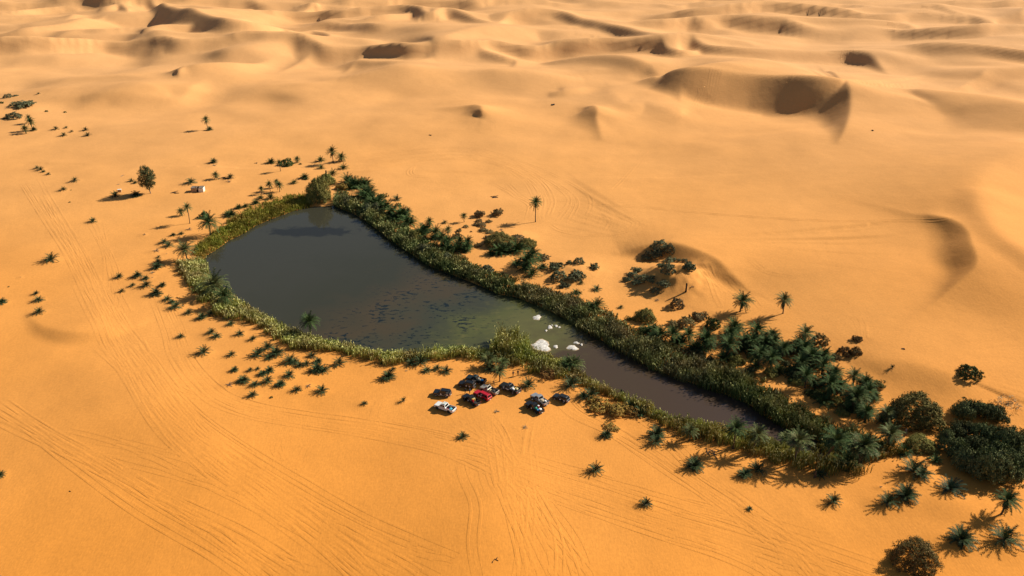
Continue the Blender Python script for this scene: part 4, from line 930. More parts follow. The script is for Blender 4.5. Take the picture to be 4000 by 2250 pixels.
def strip_points(A, B, dens, rs, wade=.16):
    """random ground points between two photo-pixel lines (world metres)"""
    A = catmull(np.array(A), 8); B = catmull(np.array(B), 8); n = 160
    def res(P):
        x, y, z = ground(P[:, 0], P[:, 1]); Q = np.column_stack([x, y]); s = np.concatenate([[0], np.cumsum(np.linalg.norm(np.diff(Q, axis=0), axis=1))])
        t = np.linspace(0, s[-1], n); return np.column_stack([np.interp(t, s, Q[:, 0]), np.interp(t, s, Q[:, 1])])
    A, B = res(A), res(B); out = []
    for i in range(n-1):
        a0, a1, b0, b1 = A[i], A[i+1], B[i], B[i+1]
        ar = .5*abs(np.cross(b1-a0, b0-a1)); m = rs.poisson(ar*dens)
        if m == 0: continue
        u = rs.random((m, 1)); v = rs.random((m, 1))*(1.15+wade)-wade; q = (a0*(1-u)+a1*u)*(1-v)+(b0*(1-u)+b1*u)*v
        nn = perlin(q[:, 0]/3.2+4, q[:, 1]/3.2)+.6*perlin(q[:, 0]/1.3, q[:, 1]/1.3); q = q[(v[:, 0] < .92+.45*nn) & (perlin(q[:, 0]/2.4+7, q[:, 1]/2.4)+.6*perlin(q[:, 0]/7+1, q[:, 1]/7) > -.42)]
        out.append(q)
    return np.vstack(out)
def reeds(name, P, hmean, mat, rs, width=.07, leanv=.16, plume=.35, clump=1.6, hvar=.35, label=''):
    n = len(P); x, y = P[:, 0]+rs.normal(size=n)*.25, P[:, 1]+rs.normal(size=n)*.25; z = np.maximum(zat(x, y), -.12)-.05
    cl = perlin(x/clump, y/clump); cl2 = perlin(x/5.5+9, y/5.5); h = hmean*(1+hvar*cl2*1.9+.55*cl)*rs.uniform(.72, 1.12, n); h = np.maximum(h, .35*hmean)
    la = 6.28*perlin(x/2.1+3, y/2.1+5)*1.5+rs.normal(size=n)*.7; lm = h*leanv*(.5+np.abs(cl)*2)*rs.uniform(.3, 1.6, n)
    dx, dy = np.cos(la)*lm, np.sin(la)*lm
    fa = rs.uniform(0, math.pi, n); wx, wy = np.cos(fa)*width*rs.uniform(.6, 1.3, n), np.sin(fa)*width*rs.uniform(.6, 1.3, n)
    V = np.zeros((n, 5, 3)); H = np.zeros((n, 5))
    for j, (t, sg, wf) in enumerate(((0, -1, .8), (0, 1, .8), (.6, -1, 1.0), (.6, 1, 1.0), (1, 0, 0))):
        V[:, j, 0] = x+dx*t*t+sg*wx*wf; V[:, j, 1] = y+dy*t*t+sg*wy*wf; V[:, j, 2] = z+h*t; H[:, j] = t*.8
    b = np.arange(n)*5
    F = [np.stack([b, b+1, b+3], -1), np.stack([b, b+3, b+2], -1), np.stack([b+2, b+3, b+4], -1)]
    VV = [V.reshape(-1, 3)]; HH = [H.ravel()]
    m = rs.random(n) < plume; k = m.sum()                # feathery heads
    if k:
        T = np.stack([x[m]+dx[m], y[m]+dy[m], z[m]+h[m]], -1); Q = np.zeros((k, 4, 3)); w = width*rs.uniform(1.6, 2.6, k); q = rs.uniform(0, 6.28, k)
        dr = np.stack([np.cos(la[m])*.22, np.sin(la[m])*.22, np.zeros(k)], -1)
        Q[:, 0] = T+np.stack([0*w, 0*w, -.30+0*w], -1); Q[:, 1] = T+np.stack([np.cos(q)*w, np.sin(q)*w, .02+0*w], -1); Q[:, 2] = T+dr+np.stack([0*w, 0*w, .26+0*w], -1); Q[:, 3] = T-np.stack([np.cos(q)*w, np.sin(q)*w, -.02+0*w], -1)
        c = n*5+np.arange(k)*4; F += [np.stack([c, c+1, c+2], -1), np.stack([c, c+2, c+3], -1)]; VV.append(Q.reshape(-1, 3)); HH.append(np.full(4*k, 1.0))
    F = np.vstack(F); me = mesh_np(name, np.vstack(VV), F, np.full(len(F), 3), False, mat)
    at = me.attributes.new('height', 'FLOAT', 'POINT'); at.data.foreach_set('value', np.concatenate(HH).astype(np.float32))
    return tag(link(name, me), label, 'reeds', None, 'stuff')
rsr = np.random.default_rng(21)
NEAR_IN = disp([(512,672),(520,700),(545,726),(585,760),(635,792),(690,817),(745,846),(800,862),(850,874),(905,885),(960,895),(1010,899),(1060,894),(1110,888),(1170,888),(1225,890),(1300,888),(1360,903),(1420,922)])
NEAR_OUT = disp([(440,668),(460,700),(495,745),(545,795),(590,808),(640,818),(690,850),(740,882),(800,886),(860,892),(920,908),(970,920),(1050,911),(1100,906),(1200,906),(1260,912),(1310,930),(1370,945),(1440,962)])
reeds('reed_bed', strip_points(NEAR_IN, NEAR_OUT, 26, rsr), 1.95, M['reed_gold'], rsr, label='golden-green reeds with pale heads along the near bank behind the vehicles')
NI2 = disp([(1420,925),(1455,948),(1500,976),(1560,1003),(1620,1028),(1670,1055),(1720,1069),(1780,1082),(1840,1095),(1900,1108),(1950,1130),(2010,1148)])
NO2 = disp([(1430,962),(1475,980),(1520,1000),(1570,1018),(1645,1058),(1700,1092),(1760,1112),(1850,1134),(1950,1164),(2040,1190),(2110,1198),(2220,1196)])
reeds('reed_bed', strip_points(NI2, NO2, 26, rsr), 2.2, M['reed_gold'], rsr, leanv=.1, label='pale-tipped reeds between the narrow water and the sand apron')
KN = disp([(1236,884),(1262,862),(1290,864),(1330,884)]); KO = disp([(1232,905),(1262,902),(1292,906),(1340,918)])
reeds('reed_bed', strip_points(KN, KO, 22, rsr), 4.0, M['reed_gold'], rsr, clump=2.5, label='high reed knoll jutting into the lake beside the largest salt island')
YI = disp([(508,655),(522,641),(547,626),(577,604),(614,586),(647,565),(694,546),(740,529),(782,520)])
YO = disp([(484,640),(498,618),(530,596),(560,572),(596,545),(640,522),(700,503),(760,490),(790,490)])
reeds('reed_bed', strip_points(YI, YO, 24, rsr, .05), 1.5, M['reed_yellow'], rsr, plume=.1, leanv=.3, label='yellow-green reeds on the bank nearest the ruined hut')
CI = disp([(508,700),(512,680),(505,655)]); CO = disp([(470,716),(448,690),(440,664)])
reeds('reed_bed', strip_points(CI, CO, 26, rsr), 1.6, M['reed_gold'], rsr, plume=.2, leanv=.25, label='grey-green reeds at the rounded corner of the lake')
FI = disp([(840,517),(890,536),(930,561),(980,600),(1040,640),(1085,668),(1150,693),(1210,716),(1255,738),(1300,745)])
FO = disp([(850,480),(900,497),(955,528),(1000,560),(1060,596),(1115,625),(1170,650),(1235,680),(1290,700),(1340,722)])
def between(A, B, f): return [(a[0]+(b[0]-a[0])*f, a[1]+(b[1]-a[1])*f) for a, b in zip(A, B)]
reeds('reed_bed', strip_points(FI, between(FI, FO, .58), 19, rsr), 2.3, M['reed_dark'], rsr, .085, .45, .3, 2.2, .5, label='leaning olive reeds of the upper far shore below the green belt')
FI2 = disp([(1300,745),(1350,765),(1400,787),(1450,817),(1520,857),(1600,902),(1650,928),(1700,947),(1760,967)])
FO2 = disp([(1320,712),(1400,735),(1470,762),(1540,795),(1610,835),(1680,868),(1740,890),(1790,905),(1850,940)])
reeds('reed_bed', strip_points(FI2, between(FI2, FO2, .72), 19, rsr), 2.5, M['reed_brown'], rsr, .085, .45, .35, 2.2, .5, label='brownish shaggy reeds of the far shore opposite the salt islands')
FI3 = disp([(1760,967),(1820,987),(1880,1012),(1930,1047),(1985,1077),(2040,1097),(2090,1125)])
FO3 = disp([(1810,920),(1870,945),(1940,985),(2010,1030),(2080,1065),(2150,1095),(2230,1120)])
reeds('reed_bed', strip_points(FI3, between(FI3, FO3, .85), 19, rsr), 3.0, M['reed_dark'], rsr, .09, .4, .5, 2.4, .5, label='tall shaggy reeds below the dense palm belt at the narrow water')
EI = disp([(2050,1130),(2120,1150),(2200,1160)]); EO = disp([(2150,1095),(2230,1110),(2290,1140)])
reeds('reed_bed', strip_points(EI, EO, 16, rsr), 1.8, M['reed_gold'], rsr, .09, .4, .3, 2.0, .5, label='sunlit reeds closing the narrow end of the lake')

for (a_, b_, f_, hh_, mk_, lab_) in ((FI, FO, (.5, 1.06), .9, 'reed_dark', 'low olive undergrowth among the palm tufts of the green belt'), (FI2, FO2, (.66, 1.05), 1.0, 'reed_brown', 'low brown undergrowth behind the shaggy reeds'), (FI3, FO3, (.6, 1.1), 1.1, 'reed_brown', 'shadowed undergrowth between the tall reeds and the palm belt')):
    pts = strip_points(between(a_, b_, f_[0]), between(a_, b_, f_[1]), 20, rsr, 0)  # low tangle, thickened to darken the sand where the soil is shaded
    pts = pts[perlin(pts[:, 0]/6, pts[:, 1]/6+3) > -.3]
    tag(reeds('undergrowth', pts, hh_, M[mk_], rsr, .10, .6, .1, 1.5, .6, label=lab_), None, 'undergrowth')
# ------------------------------------------------------------------ vehicles
M['glass'] = plain('car_glass', (.012,.014,.016), .08, var=.05, spec=.6)
M['tyre'] = plain('tyre', (.016,.015,.014), .85, var=.2, scale=20)
M['rim'] = plain('rim', (.30,.29,.28), .35, .8, var=.1)
M['rim_dark'] = plain('rim_dark', (.05,.05,.05), .4, .6)
M['plastic'] = plain('black_plastic', (.022,.022,.022), .6, var=.2)
M['tail'] = plain('tail_light', (.45,.012,.010), .25); M['head'] = plain('head_light', (.62,.62,.60), .15)
M['sticker'] = plain('sticker', (.75,.75,.73), .5, var=.05); M['bedliner'] = plain('bed_liner', (.02,.02,.02), .8, var=.2); M['plate'] = plain('number_plate', (.7,.7,.66), .5)
def paint(name, c, metal=.25): return plain(name, c, .32, metal, var=.07, scale=2.0, coat=.35, spec=.5)
PAINT = {'white': paint('paint_white', (.74,.73,.70), 0), 'red': paint('paint_red', (.44,.008,.016), 0), 'black': paint('paint_black', (.012,.013,.014)), 'navy': paint('paint_navy', (.014,.020,.026)),
         'green': paint('paint_dark_green', (.010,.020,.019)), 'silver': paint('paint_silver', (.42,.42,.42), .5), 'tan': paint('paint_tan', (.33,.29,.23), .3), 'beige': paint('paint_beige', (.36,.31,.24), .2), 'charcoal': paint('paint_charcoal', (.022,.024,.024))}
def quadmesh(name, quads, mat):
    V = [p for q in quads for p in q]; n = len(quads)
    return mesh_np(name, V, np.arange(4*n), np.full(n, 4), False, mat)
def prism(name, prof, y0, y1, mat, tum=0.0, zt=0.0, bevel=.03):
    """side profile (x, z) pushed from y0 to y1; points above zt lean inwards by tum"""
    bm = bmesh.new(); n = len(prof); A, B = [], []
    for x, z in prof:
        t = tum if z > zt else 0
        A.append(bm.verts.new((x, y0+(t if y0 < 0 else -t)*(1 if y0 < 0 else 1), z))); B.append(bm.verts.new((x, y1-(t if y1 > 0 else -t), z)))
    fa = bm.faces.new(A); fb = bm.faces.new(B[::-1])
    for i in range(n): bm.faces.new((A[(i+1) % n], A[i], B[i], B[(i+1) % n]))
    bmesh.ops.recalc_face_normals(bm, faces=bm.faces[:])
    if bevel:
        ed = [e for e in bm.edges if e.calc_length() > .12 and len(e.link_faces) == 2 and e.calc_face_angle(0) > .5]
        try: bmesh.ops.bevel(bm, geom=ed, offset=bevel, segments=1, affect='EDGES', clamp_overlap=True)
        except Exception: pass
    bmesh.ops.triangulate(bm, faces=[f for f in bm.faces if len(f.verts) > 4])
    me = bpy.data.meshes.new(name); bm.to_mesh(me); bm.free(); me.materials.append(mat); return me
def arch(cx, r, z, n=8):
    a0 = math.asin(min(1, (z-.40)/r)); return [(cx+r*math.cos(t), .40+r*math.sin(t)) for t in np.linspace(math.pi-a0, a0, n)]
def box(name, a, b, mat, bevel=.02): return prism(name, [(a[0], a[2]), (b[0], a[2]), (b[0], b[2]), (a[0], b[2])], a[1], b[1], mat, 0, 9, bevel)
def lathe(name, prof, n, mat):
    """profile (radius, y) spun about the y axis"""
    V = [(r*math.cos(2*math.pi*i/n), y, r*math.sin(2*math.pi*i/n)) for r, y in prof for i in range(n)]
    F = [(k*n+i, k*n+(i+1) % n, (k+1)*n+(i+1) % n, (k+1)*n+i) for k in range(len(prof)-1) for i in range(n)]
    return mesh_np(name, V, F, np.full(len(F), 4), True, mat)
G['tyre'] = lathe('tyre', [(.24,-.09),(.34,-.125),(.385,-.10),(.40,-.05),(.40,.05),(.385,.10),(.34,.125),(.24,.09)], 20, M['tyre'])
for k_ in ('rim', 'rim_dark'): G[k_] = lathe('rim', [(.25,.105),(.23,.085),(.15,.05),(.06,.085),(.001,.09),(.001,-.09),(.15,-.05),(.25,-.10)], 12, M[k_])
G['mirror'] = box('mirror', (-.07,-.11,-.08), (.07,.11,.08), M['plastic'], .02)
G['sticker'] = mesh_np('sticker', [(.20*math.cos(t), 0, .20*math.sin(t)) for t in np.linspace(0, 2*math.pi, 15)[:-1]], np.arange(14), [14], False, M['sticker'])
def lerp3(a, b, t): return tuple(a[i]+(b[i]-a[i])*t for i in range(3))
def pane(Q, u0, u1, v0, v1, out):
    """window on a quad (bl, br, tr, tl), moved outwards"""
    bl, br, tr, tl = [Vector(q) for q in Q]
    def at(u, v): return (bl.lerp(br, u)).lerp(tl.lerp(tr, u), v)
    n = (br-bl).cross(tl-bl).normalized()
    if n.dot(Vector(out)) < 0: n = -n
    return [tuple(at(u, v)+n*.008) for u, v in ((u0, v0), (u1, v0), (u1, v1), (u0, v1))]
def greenhouse(e, col, xf, xr, rf, rr, zb, zt, wb, wt, cuts):
    """cabin above the belt line: xf cowl, xr rear base, rf/rr roof front/rear"""
    P = {}
    for s in (-1, 1): P[s] = [(xf, s*wb, zb), (xr, s*wb, zb), (rr, s*wt, zt), (rf, s*wt, zt)]
    quads = [[P[-1][0], P[1][0], P[1][3], P[-1][3]], [P[1][1], P[-1][1], P[-1][2], P[1][2]], [P[1][3], P[1][2], P[-1][2], P[-1][3]]]+[P[s] if s < 0 else P[s][::-1] for s in (-1, 1)]
    bm = bmesh.new(); vv = {}
    def v(p):
        if p not in vv: vv[p] = bm.verts.new(p)
        return vv[p]
    for q in quads: bm.faces.new([v(p) for p in q])
    bmesh.ops.recalc_face_normals(bm, faces=bm.faces[:])
    me = bpy.data.meshes.new('cabin'); bm.to_mesh(me); bm.free(); me.materials.append(col)
    cab = link('cabin', me, e)
    link('windscreen', quadmesh('windscreen', [pane(quads[0], .07, .93, .12, .90, (1, 0, .3))], M['glass']), cab)
    link('rear_window', quadmesh('rear_window', [pane(quads[1], .10, .90, .15, .88, (-1, 0, .3))], M['glass']), cab)
    for s in (-1, 1):
        for a, b in cuts: link('side_window', quadmesh('side_window', [pane(P[s], a, b, .12, .88, (0, s, 0))], M['glass']), cab)
    link('roof_panel', box('roof_panel', (rr+.12, -wt+.1, zt-.01), (rf-.1, wt-.1, zt+.035), col, .015), cab)
    return cab
def wheels(e, ax, hw, rim, r=1.0):
    for x in (ax, -ax):
        for s in (-1, 1):
            w = link('wheel', G['tyre'], e, (x, s*(hw-.10), .40*r), (0, 0, 0 if s > 0 else math.pi), (r, 1, r)); link('rim', G[rim], w)
def place(fw, rw, wb, hw):
    """near-side wheel contacts in crop pixels -> location and heading"""
    f = [1650+.2329*fw[0], 1400+.2329*fw[1]]; b = [1650+.2329*rw[0], 1400+.2329*rw[1]]
    xs, ys, zs = ground(np.array([f[0], b[0]]), np.array([f[1], b[1]]))
    d = np.array([xs[0]-xs[1], ys[0]-ys[1]]); d /= np.linalg.norm(d); mid = np.array([xs.mean(), ys.mean()])+np.array([d[1], -d[0]])*(hw-.1)
    return (float(mid[0]), float(mid[1]), float(zat(mid[0], mid[1]))+.01), math.atan2(d[1], d[0])
def common(e, col, xf, xr, hw, zf, ax, arms=True):
    link('front_bumper', box('front_bumper', (xf-.10, -hw+.04, .42), (xf+.10, hw-.04, .66), M['plastic']), e); link('rear_bumper', box('rear_bumper', (xr-.10, -hw+.05, .46), (xr+.06, hw-.05, .64), M['plastic']), e)
    for s in (-1, 1):
        link('headlight', box('headlight', (xf-.06, s*(hw-.28)-.16, .74), (xf+.045, s*(hw-.28)+.16, .92), M['head']), e); link('tail_light', box('tail_light', (xr-.03, s*(hw-.1)-.07, .78), (xr+.06, s*(hw-.1)+.07, 1.08), M['tail']), e)
    link('grille', box('grille', (xf-.05, -.42, .70), (xf+.03, .42, .94), M['plastic']), e); link('number_plate', box('number_plate', (xr-.125, -.24, .50), (xr-.09, .24, .62), M['plate'], 0), e)
    link('chassis', box('chassis', (xr+.1, -hw+.28, .30), (xf-.1, hw-.28, .62), M['plastic']), e)
def door_open(e, col, x, hw, ang):
    d = link('open_door', box('open_door', (-1.0, -.03, .50), (0, .03, 1.12), col), e, (x, hw, 0), (0, 0, ang))
    link('door_window', box('door_window', (-.80, -.012, 1.12), (-.10, .012, 1.55), M['glass'], 0), d)
def stickers(e, hw, xs, z=.88):
    for s in (-1, 1):
        for x in xs: link('door_sticker', G['sticker'], e, (x, s*(hw+.012), z))
def pickup(fw, rw, colk, label, rim='rim', hw=.95, ax=1.62, scale=1.0, door=None, stick=(.15,), single=False, wheel=1.0):
    col = PAINT[colk]; loc, ang = place(fw, rw, 2*ax, hw); e = empty('pickup_truck', loc, ang); e.scale = (scale,)*3
    cb = -.75 if not single else -.15
    ar = .50*wheel; a = arch(ax, ar, .46)
    prof = [(cb, .46)]+a+[(ax+.92, .46), (ax+1.0, .62), (ax+.99, .92), (ax+.86, 1.06), (ax-.45, 1.17), (cb, 1.19)]
    link('body', prism('body', prof, -hw, hw, col, .04, 1.0, .035), e)
    a2 = arch(-ax, ar, .46); xr = -ax-1.18
    side = [(xr, .48)]+a2+[(cb-.03, .46), (cb-.03, 1.17), (xr, 1.17)]
    bed = link('cargo_bed', box('cargo_bed', (xr+.05, -hw+.10, .70), (cb-.04, hw-.10, .76), M['bedliner'], 0), e)
    for s in (-1, 1): link('bed_side', prism('bed_side', side, s*hw-(.10 if s > 0 else 0), s*hw+(.10 if s < 0 else 0), col, 0, 9, .025), bed)
    link('tailgate', box('tailgate', (xr, -hw+.11, .56), (xr+.08, hw-.11, 1.16), col), bed); link('bed_front', box('bed_front', (cb-.12, -hw+.11, .60), (cb-.04, hw-.11, 1.17), col), bed)
    greenhouse(e, col, ax-.5, cb+.02, ax-1.17, cb+.28, 1.165, 1.80, hw-.07, hw-.24, ((.10, .46), (.52, .92)) if not single else ((.14, .88),))
    common(e, col, ax+.96, xr, hw, .9, ax); wheels(e, ax, hw, rim, wheel)
    for s in (-1, 1): link('mirror', G['mirror'], e, (ax-.62, s*(hw+.10), 1.22))
    stickers(e, hw, stick)
    if door: door_open(e, col, ax-.55, hw, door)
    tag(e, label, 'pickup', 'vehicles parked on the sand by the near reeds'); e['_x'] = 0; del e['_x']
    return dict(e=e, cb=cb, xr=xr, loc=loc, ang=ang, s=scale)
def suv(fw, rw, colk, label, rim='rim', hw=.92, ax=1.35, scale=1.0, lower=None, stick=(.1, -1.5), rear=.95, roofcol=None, spare=False, rails=True):
    col = PAINT[colk]; loc, ang = place(fw, rw, 2*ax, hw); e = empty('off_road_wagon', loc, ang); e.scale = (scale,)*3
    ar = .49; xr = -ax-rear; xf = ax+.82
    prof = [(xr, .48)]+arch(-ax, ar, .46)+arch(ax, ar, .46)+[(xf-.06, .46), (xf, .62), (xf-.01, .92), (xf-.14, 1.05), (ax-.55, 1.14), (xr, 1.15), (xr-.02, .8)]
    link('body', prism('body', prof, -hw, hw, col, .04, 1.0, .035), e)
    if lower:
        for s in (-1, 1): link('sill_trim', box('sill_trim', (-ax+.52, s*(hw+.02)-.03, .44), (ax-.52, s*(hw+.02)+.03, .60), PAINT[lower]), e)
        for x in (ax, -ax):
            for s in (-1, 1):
                A = arch(x, .57, .5, 8)+arch(x, .47, .5, 8)[::-1]; link('wheel_flare', prism('wheel_flare', A, s*(hw+.015)-.03, s*(hw+.015)+.03, PAINT[lower], 0, 9, 0), e)
    greenhouse(e, PAINT[roofcol] if roofcol else col, ax-.58, xr+.03, ax-1.18, xr+.28, 1.125, 1.76, hw-.07, hw-.22, ((.07, .30), (.34, .60), (.65, .93)))
    common(e, col, xf-.02, xr, hw, .9, ax); wheels(e, ax, hw, rim)
    for s in (-1, 1):
        link('mirror', G['mirror'], e, (ax-.68, s*(hw+.10), 1.18))
        if rails: link('roof_rail', box('roof_rail', (xr+.45, s*(hw-.36)-.02, 1.77), (ax-1.35, s*(hw-.36)+.02, 1.84), M['plastic'], 0), e)
    if spare: w = link('spare_wheel', G['tyre'], e, (xr-.15, 0, .95), (0, 0, math.pi/2), (.95, .9, .95)); link('rim', G['rim'], w)
    stickers(e, hw, stick)
    tag(e, label, 'off-road car', 'vehicles parked on the sand by the near reeds')
    return dict(e=e, xr=xr, loc=loc, ang=ang, s=scale)
V1 = suv((228,635), (398,655), 'navy', 'dark wagon with beige sills parked apart beside the white pickup', lower='beige', stick=(.0, -1.55, -1.75))
V2 = pickup((248,855), (440,918), 'white', 'white double-cab pickup with a roof rack and loaded bed', 'rim_dark', .98, 1.72, 1.0, stick=(.1, -.55), wheel=1.06)
V3 = suv((640,483), (803,518), 'black', 'black wagon in front of the dark green pickup', stick=(-.3, -1.2), spare=False)
V4 = pickup((765,388), (972,440), 'green', 'dark green pickup carrying a white sack and blue tarp', stick=(.3, -.3))
V5 = pickup((1000,552), (1172,620), 'tan', 'tan single-cab pickup tucked behind the red wagon', single=True, ax=1.5, stick=())
V6 = suv((893,642), (1040,712), 'red', 'bright red wagon with dark windows', ax=1.5, rear=1.15, hw=.90, stick=(.35, -.35))
V7 = pickup((695,705), (852,798), 'black', 'black pickup with a red and a yellow barrel in its bed', 'rim_dark', door=math.radians(-58), stick=(.0,))
V8 = pickup((1322,518), (1538,605), 'charcoal', 'big charcoal pickup with white sacks, nearest the small palm', scale=1.08, stick=(.25, -.2))
V9 = pickup((1842,692), (1995,795), 'silver', 'silver pickup with a door open and sacks in its bed', door=math.radians(-65), stick=())
V10 = pickup((1748,830), (1915,930), 'black', 'black pickup loaded with a red drum and green bag', 'rim_dark', door=math.radians(-62), stick=(.0,))
V11 = suv((2220,698), (2367,757), 'charcoal', 'small dark wagon parked alone nearest the rusty shrubs', scale=.96, stick=(-.3, -1.5), rails=False)

# ------------------------------------------------------------------ cargo (each piece its own thing)
CC = {'red': (.50,.02,.02), 'yellow': (.55,.36,.06), 'green': (.02,.28,.16), 'blue': (.03,.22,.50), 'white': (.72,.70,.66), 'beige': (.45,.36,.24), 'black': (.02,.02,.02), 'maroon': (.25,.02,.04), 'cyan': (.06,.35,.50), 'straw': (.50,.40,.20)}
for k_, c_ in CC.items(): M['cargo_'+k_] = plain('cargo_'+k_, c_, .6, var=.2, scale=7)
def local_to_world(v, p):
    c, s = math.cos(v['ang']), math.sin(v['ang']); q = v['s']
    return (v['loc'][0]+q*(p[0]*c-p[1]*s), v['loc'][1]+q*(p[0]*s+p[1]*c), v['loc'][2]+q*p[2])
def barrel(v, p, body, lid, label, h=.85, r=.28):
    pr = [(.001,0),(r*.96,0),(r,.03),(r,h*.32),(r*1.05,h*.34),(r,h*.36),(r,h*.66),(r*1.05,h*.68),(r,h*.70),(r,h*.96),(r*.96,h)]
    me = lathe('barrel_body', pr, 16, M['cargo_'+body]); me.transform(Matrix.Rotation(math.pi/2, 4, 'X'))
    e = empty('barrel', local_to_world(v, p), v['ang']); link('barrel_body', me, e)
    lm = lathe('lid', [(.001, h+.035),(r*.9, h+.035),(r*.98, h+.005),(r*.9, h-.01)], 16, M['cargo_'+lid]); lm.transform(Matrix.Rotation(math.pi/2, 4, 'X')); link('lid', lm, e)
    return tag(e, label, 'barrel')
def sack(v, p, size, colr, label, seed=0, cat='sack', name='sack'):
    rs = np.random.default_rng(500+seed); bm = bmesh.new(); bmesh.ops.create_icosphere(bm, subdivisions=2, radius=1.0)
    for q in bm.verts:
        c = q.co; n = 1+.10*math.sin(3*c.x+seed)+.08*math.sin(4*c.y+2*seed)+rs.normal()*.03
        q.co = Vector((math.copysign(abs(c.x)**.7, c.x)*n*size[0], math.copysign(abs(c.y)**.7, c.y)*n*size[1], (math.copysign(abs(c.z)**.6, c.z)*n+.92)*size[2]))
    me = bpy.data.meshes.new(name); bm.to_mesh(me); bm.free(); me.materials.append(M['cargo_'+colr])
    for f in me.polygons: f.use_smooth = True
    o = link(name, me, None, local_to_world(v, p), (0, 0, v['ang']+rs.uniform(-.4, .4))); return tag(o, label, cat)
def crate(v, p, size, colr, label, cat='box', name='cargo_box'):
    e = empty(name, local_to_world(v, p), v['ang']); sx, sy, sz = size
    link('box_body', box('box_body', (-sx/2, -sy/2, 0), (sx/2, sy/2, sz*.88), M['cargo_'+colr], .02), e); link('lid', box('lid', (-sx/2-.015, -sy/2-.015, sz*.885), (sx/2+.015, sy/2+.015, sz), M['cargo_'+colr], .015), e)
    return tag(e, label, cat)
Z0 = .765
barrel(V7, (-1.25, .50, Z0), 'red', 'yellow', 'red barrel with yellow lid standing in the black pickup bed', .95); barrel(V7, (-1.05, -.15, Z0), 'yellow', 'straw', 'yellow barrel standing beside the red barrel', .72)
barrel(V10, (-1.2, -.30, Z0), 'red', 'white', 'red drum standing in the bed next to the green bag', .85); sack(V10, (-1.15, .45, Z0), (.34,.34,.34), 'green', 'round green bag in the black pickup bed', 1); sack(V10, (-1.7, .45, Z0), (.25,.25,.18), 'blue', 'blue bag squeezed beside the green bag', 2); sack(V10, (-1.9, -.2, Z0), (.45,.40,.22), 'white', 'white bundle behind the red drum', 3)
sack(V4, (-1.15, .35, Z0), (.40,.38,.36), 'beige', 'pale sack upright in the dark green pickup bed', 4); sack(V4, (-1.85, .0, Z0), (.50,.30,.17), 'blue', 'bright blue tarp bundle in the dark green pickup bed', 5, 'bundle', 'tarp_bundle')
crate(V5, (-.65, .40, Z0), (.50,.55,.42), 'straw', 'straw-coloured box behind the tan cab'); sack(V5, (-1.4, .1, Z0), (.55,.55,.20), 'black', 'dark bundle lying in the tan pickup bed', 6, 'bundle', 'luggage_bundle')
sack(V8, (-1.25, .30, Z0), (.48,.45,.32), 'white', 'white sack heaped in the charcoal pickup bed', 7); sack(V8, (-1.9, -.30, Z0), (.42,.40,.26), 'straw', 'yellowish sack at the charcoal tailgate', 8); sack(V8, (-1.35, -.45, Z0), (.30,.28,.22), 'yellow', 'small yellow bag beside the heaped white sack', 9)
sack(V9, (-1.2, .15, Z0), (.60,.55,.26), 'beige', 'wide beige sack heap in the silver pickup bed', 10); sack(V9, (-2.0, -.25, Z0), (.34,.30,.26), 'white', 'white jug-shaped bundle at the silver tailgate', 11, 'bundle', 'luggage_bundle')
sack(V2, (-1.35, -.15, Z0), (.50,.50,.36), 'black', 'black cargo heap in the white pickup bed', 12, 'bundle', 'luggage_bundle'); sack(V2, (-1.95, .20, Z0), (.42,.50,.22), 'cyan', 'light blue bundle at the white pickup tailgate', 13, 'bundle', 'luggage_bundle'); crate(V2, (-1.25, .62, Z0), (.9,.25,.36), 'maroon', 'long maroon box along the white pickup bed side')
re_ = empty('roof_rack', local_to_world(V2, (-.02, 0, 1.86)), V2['ang'])
for s in (-1, 1): link('rack_rail', box('rack_rail', (-.42, s*.55-.02, -.025), (.42, s*.55+.02, .06), M['plastic'], 0), re_)
for i, x in enumerate(np.linspace(-.36, .36, 5)): link('rack_slat', box('rack_slat', (x-.055, -.53, .02), (x+.055, .53, .07), M['cargo_'+('white', 'cyan', 'white', 'straw', 'white')[i]], 0), re_)
tag(re_, 'slatted pale rack on the roof of the white pickup', 'roof rack')

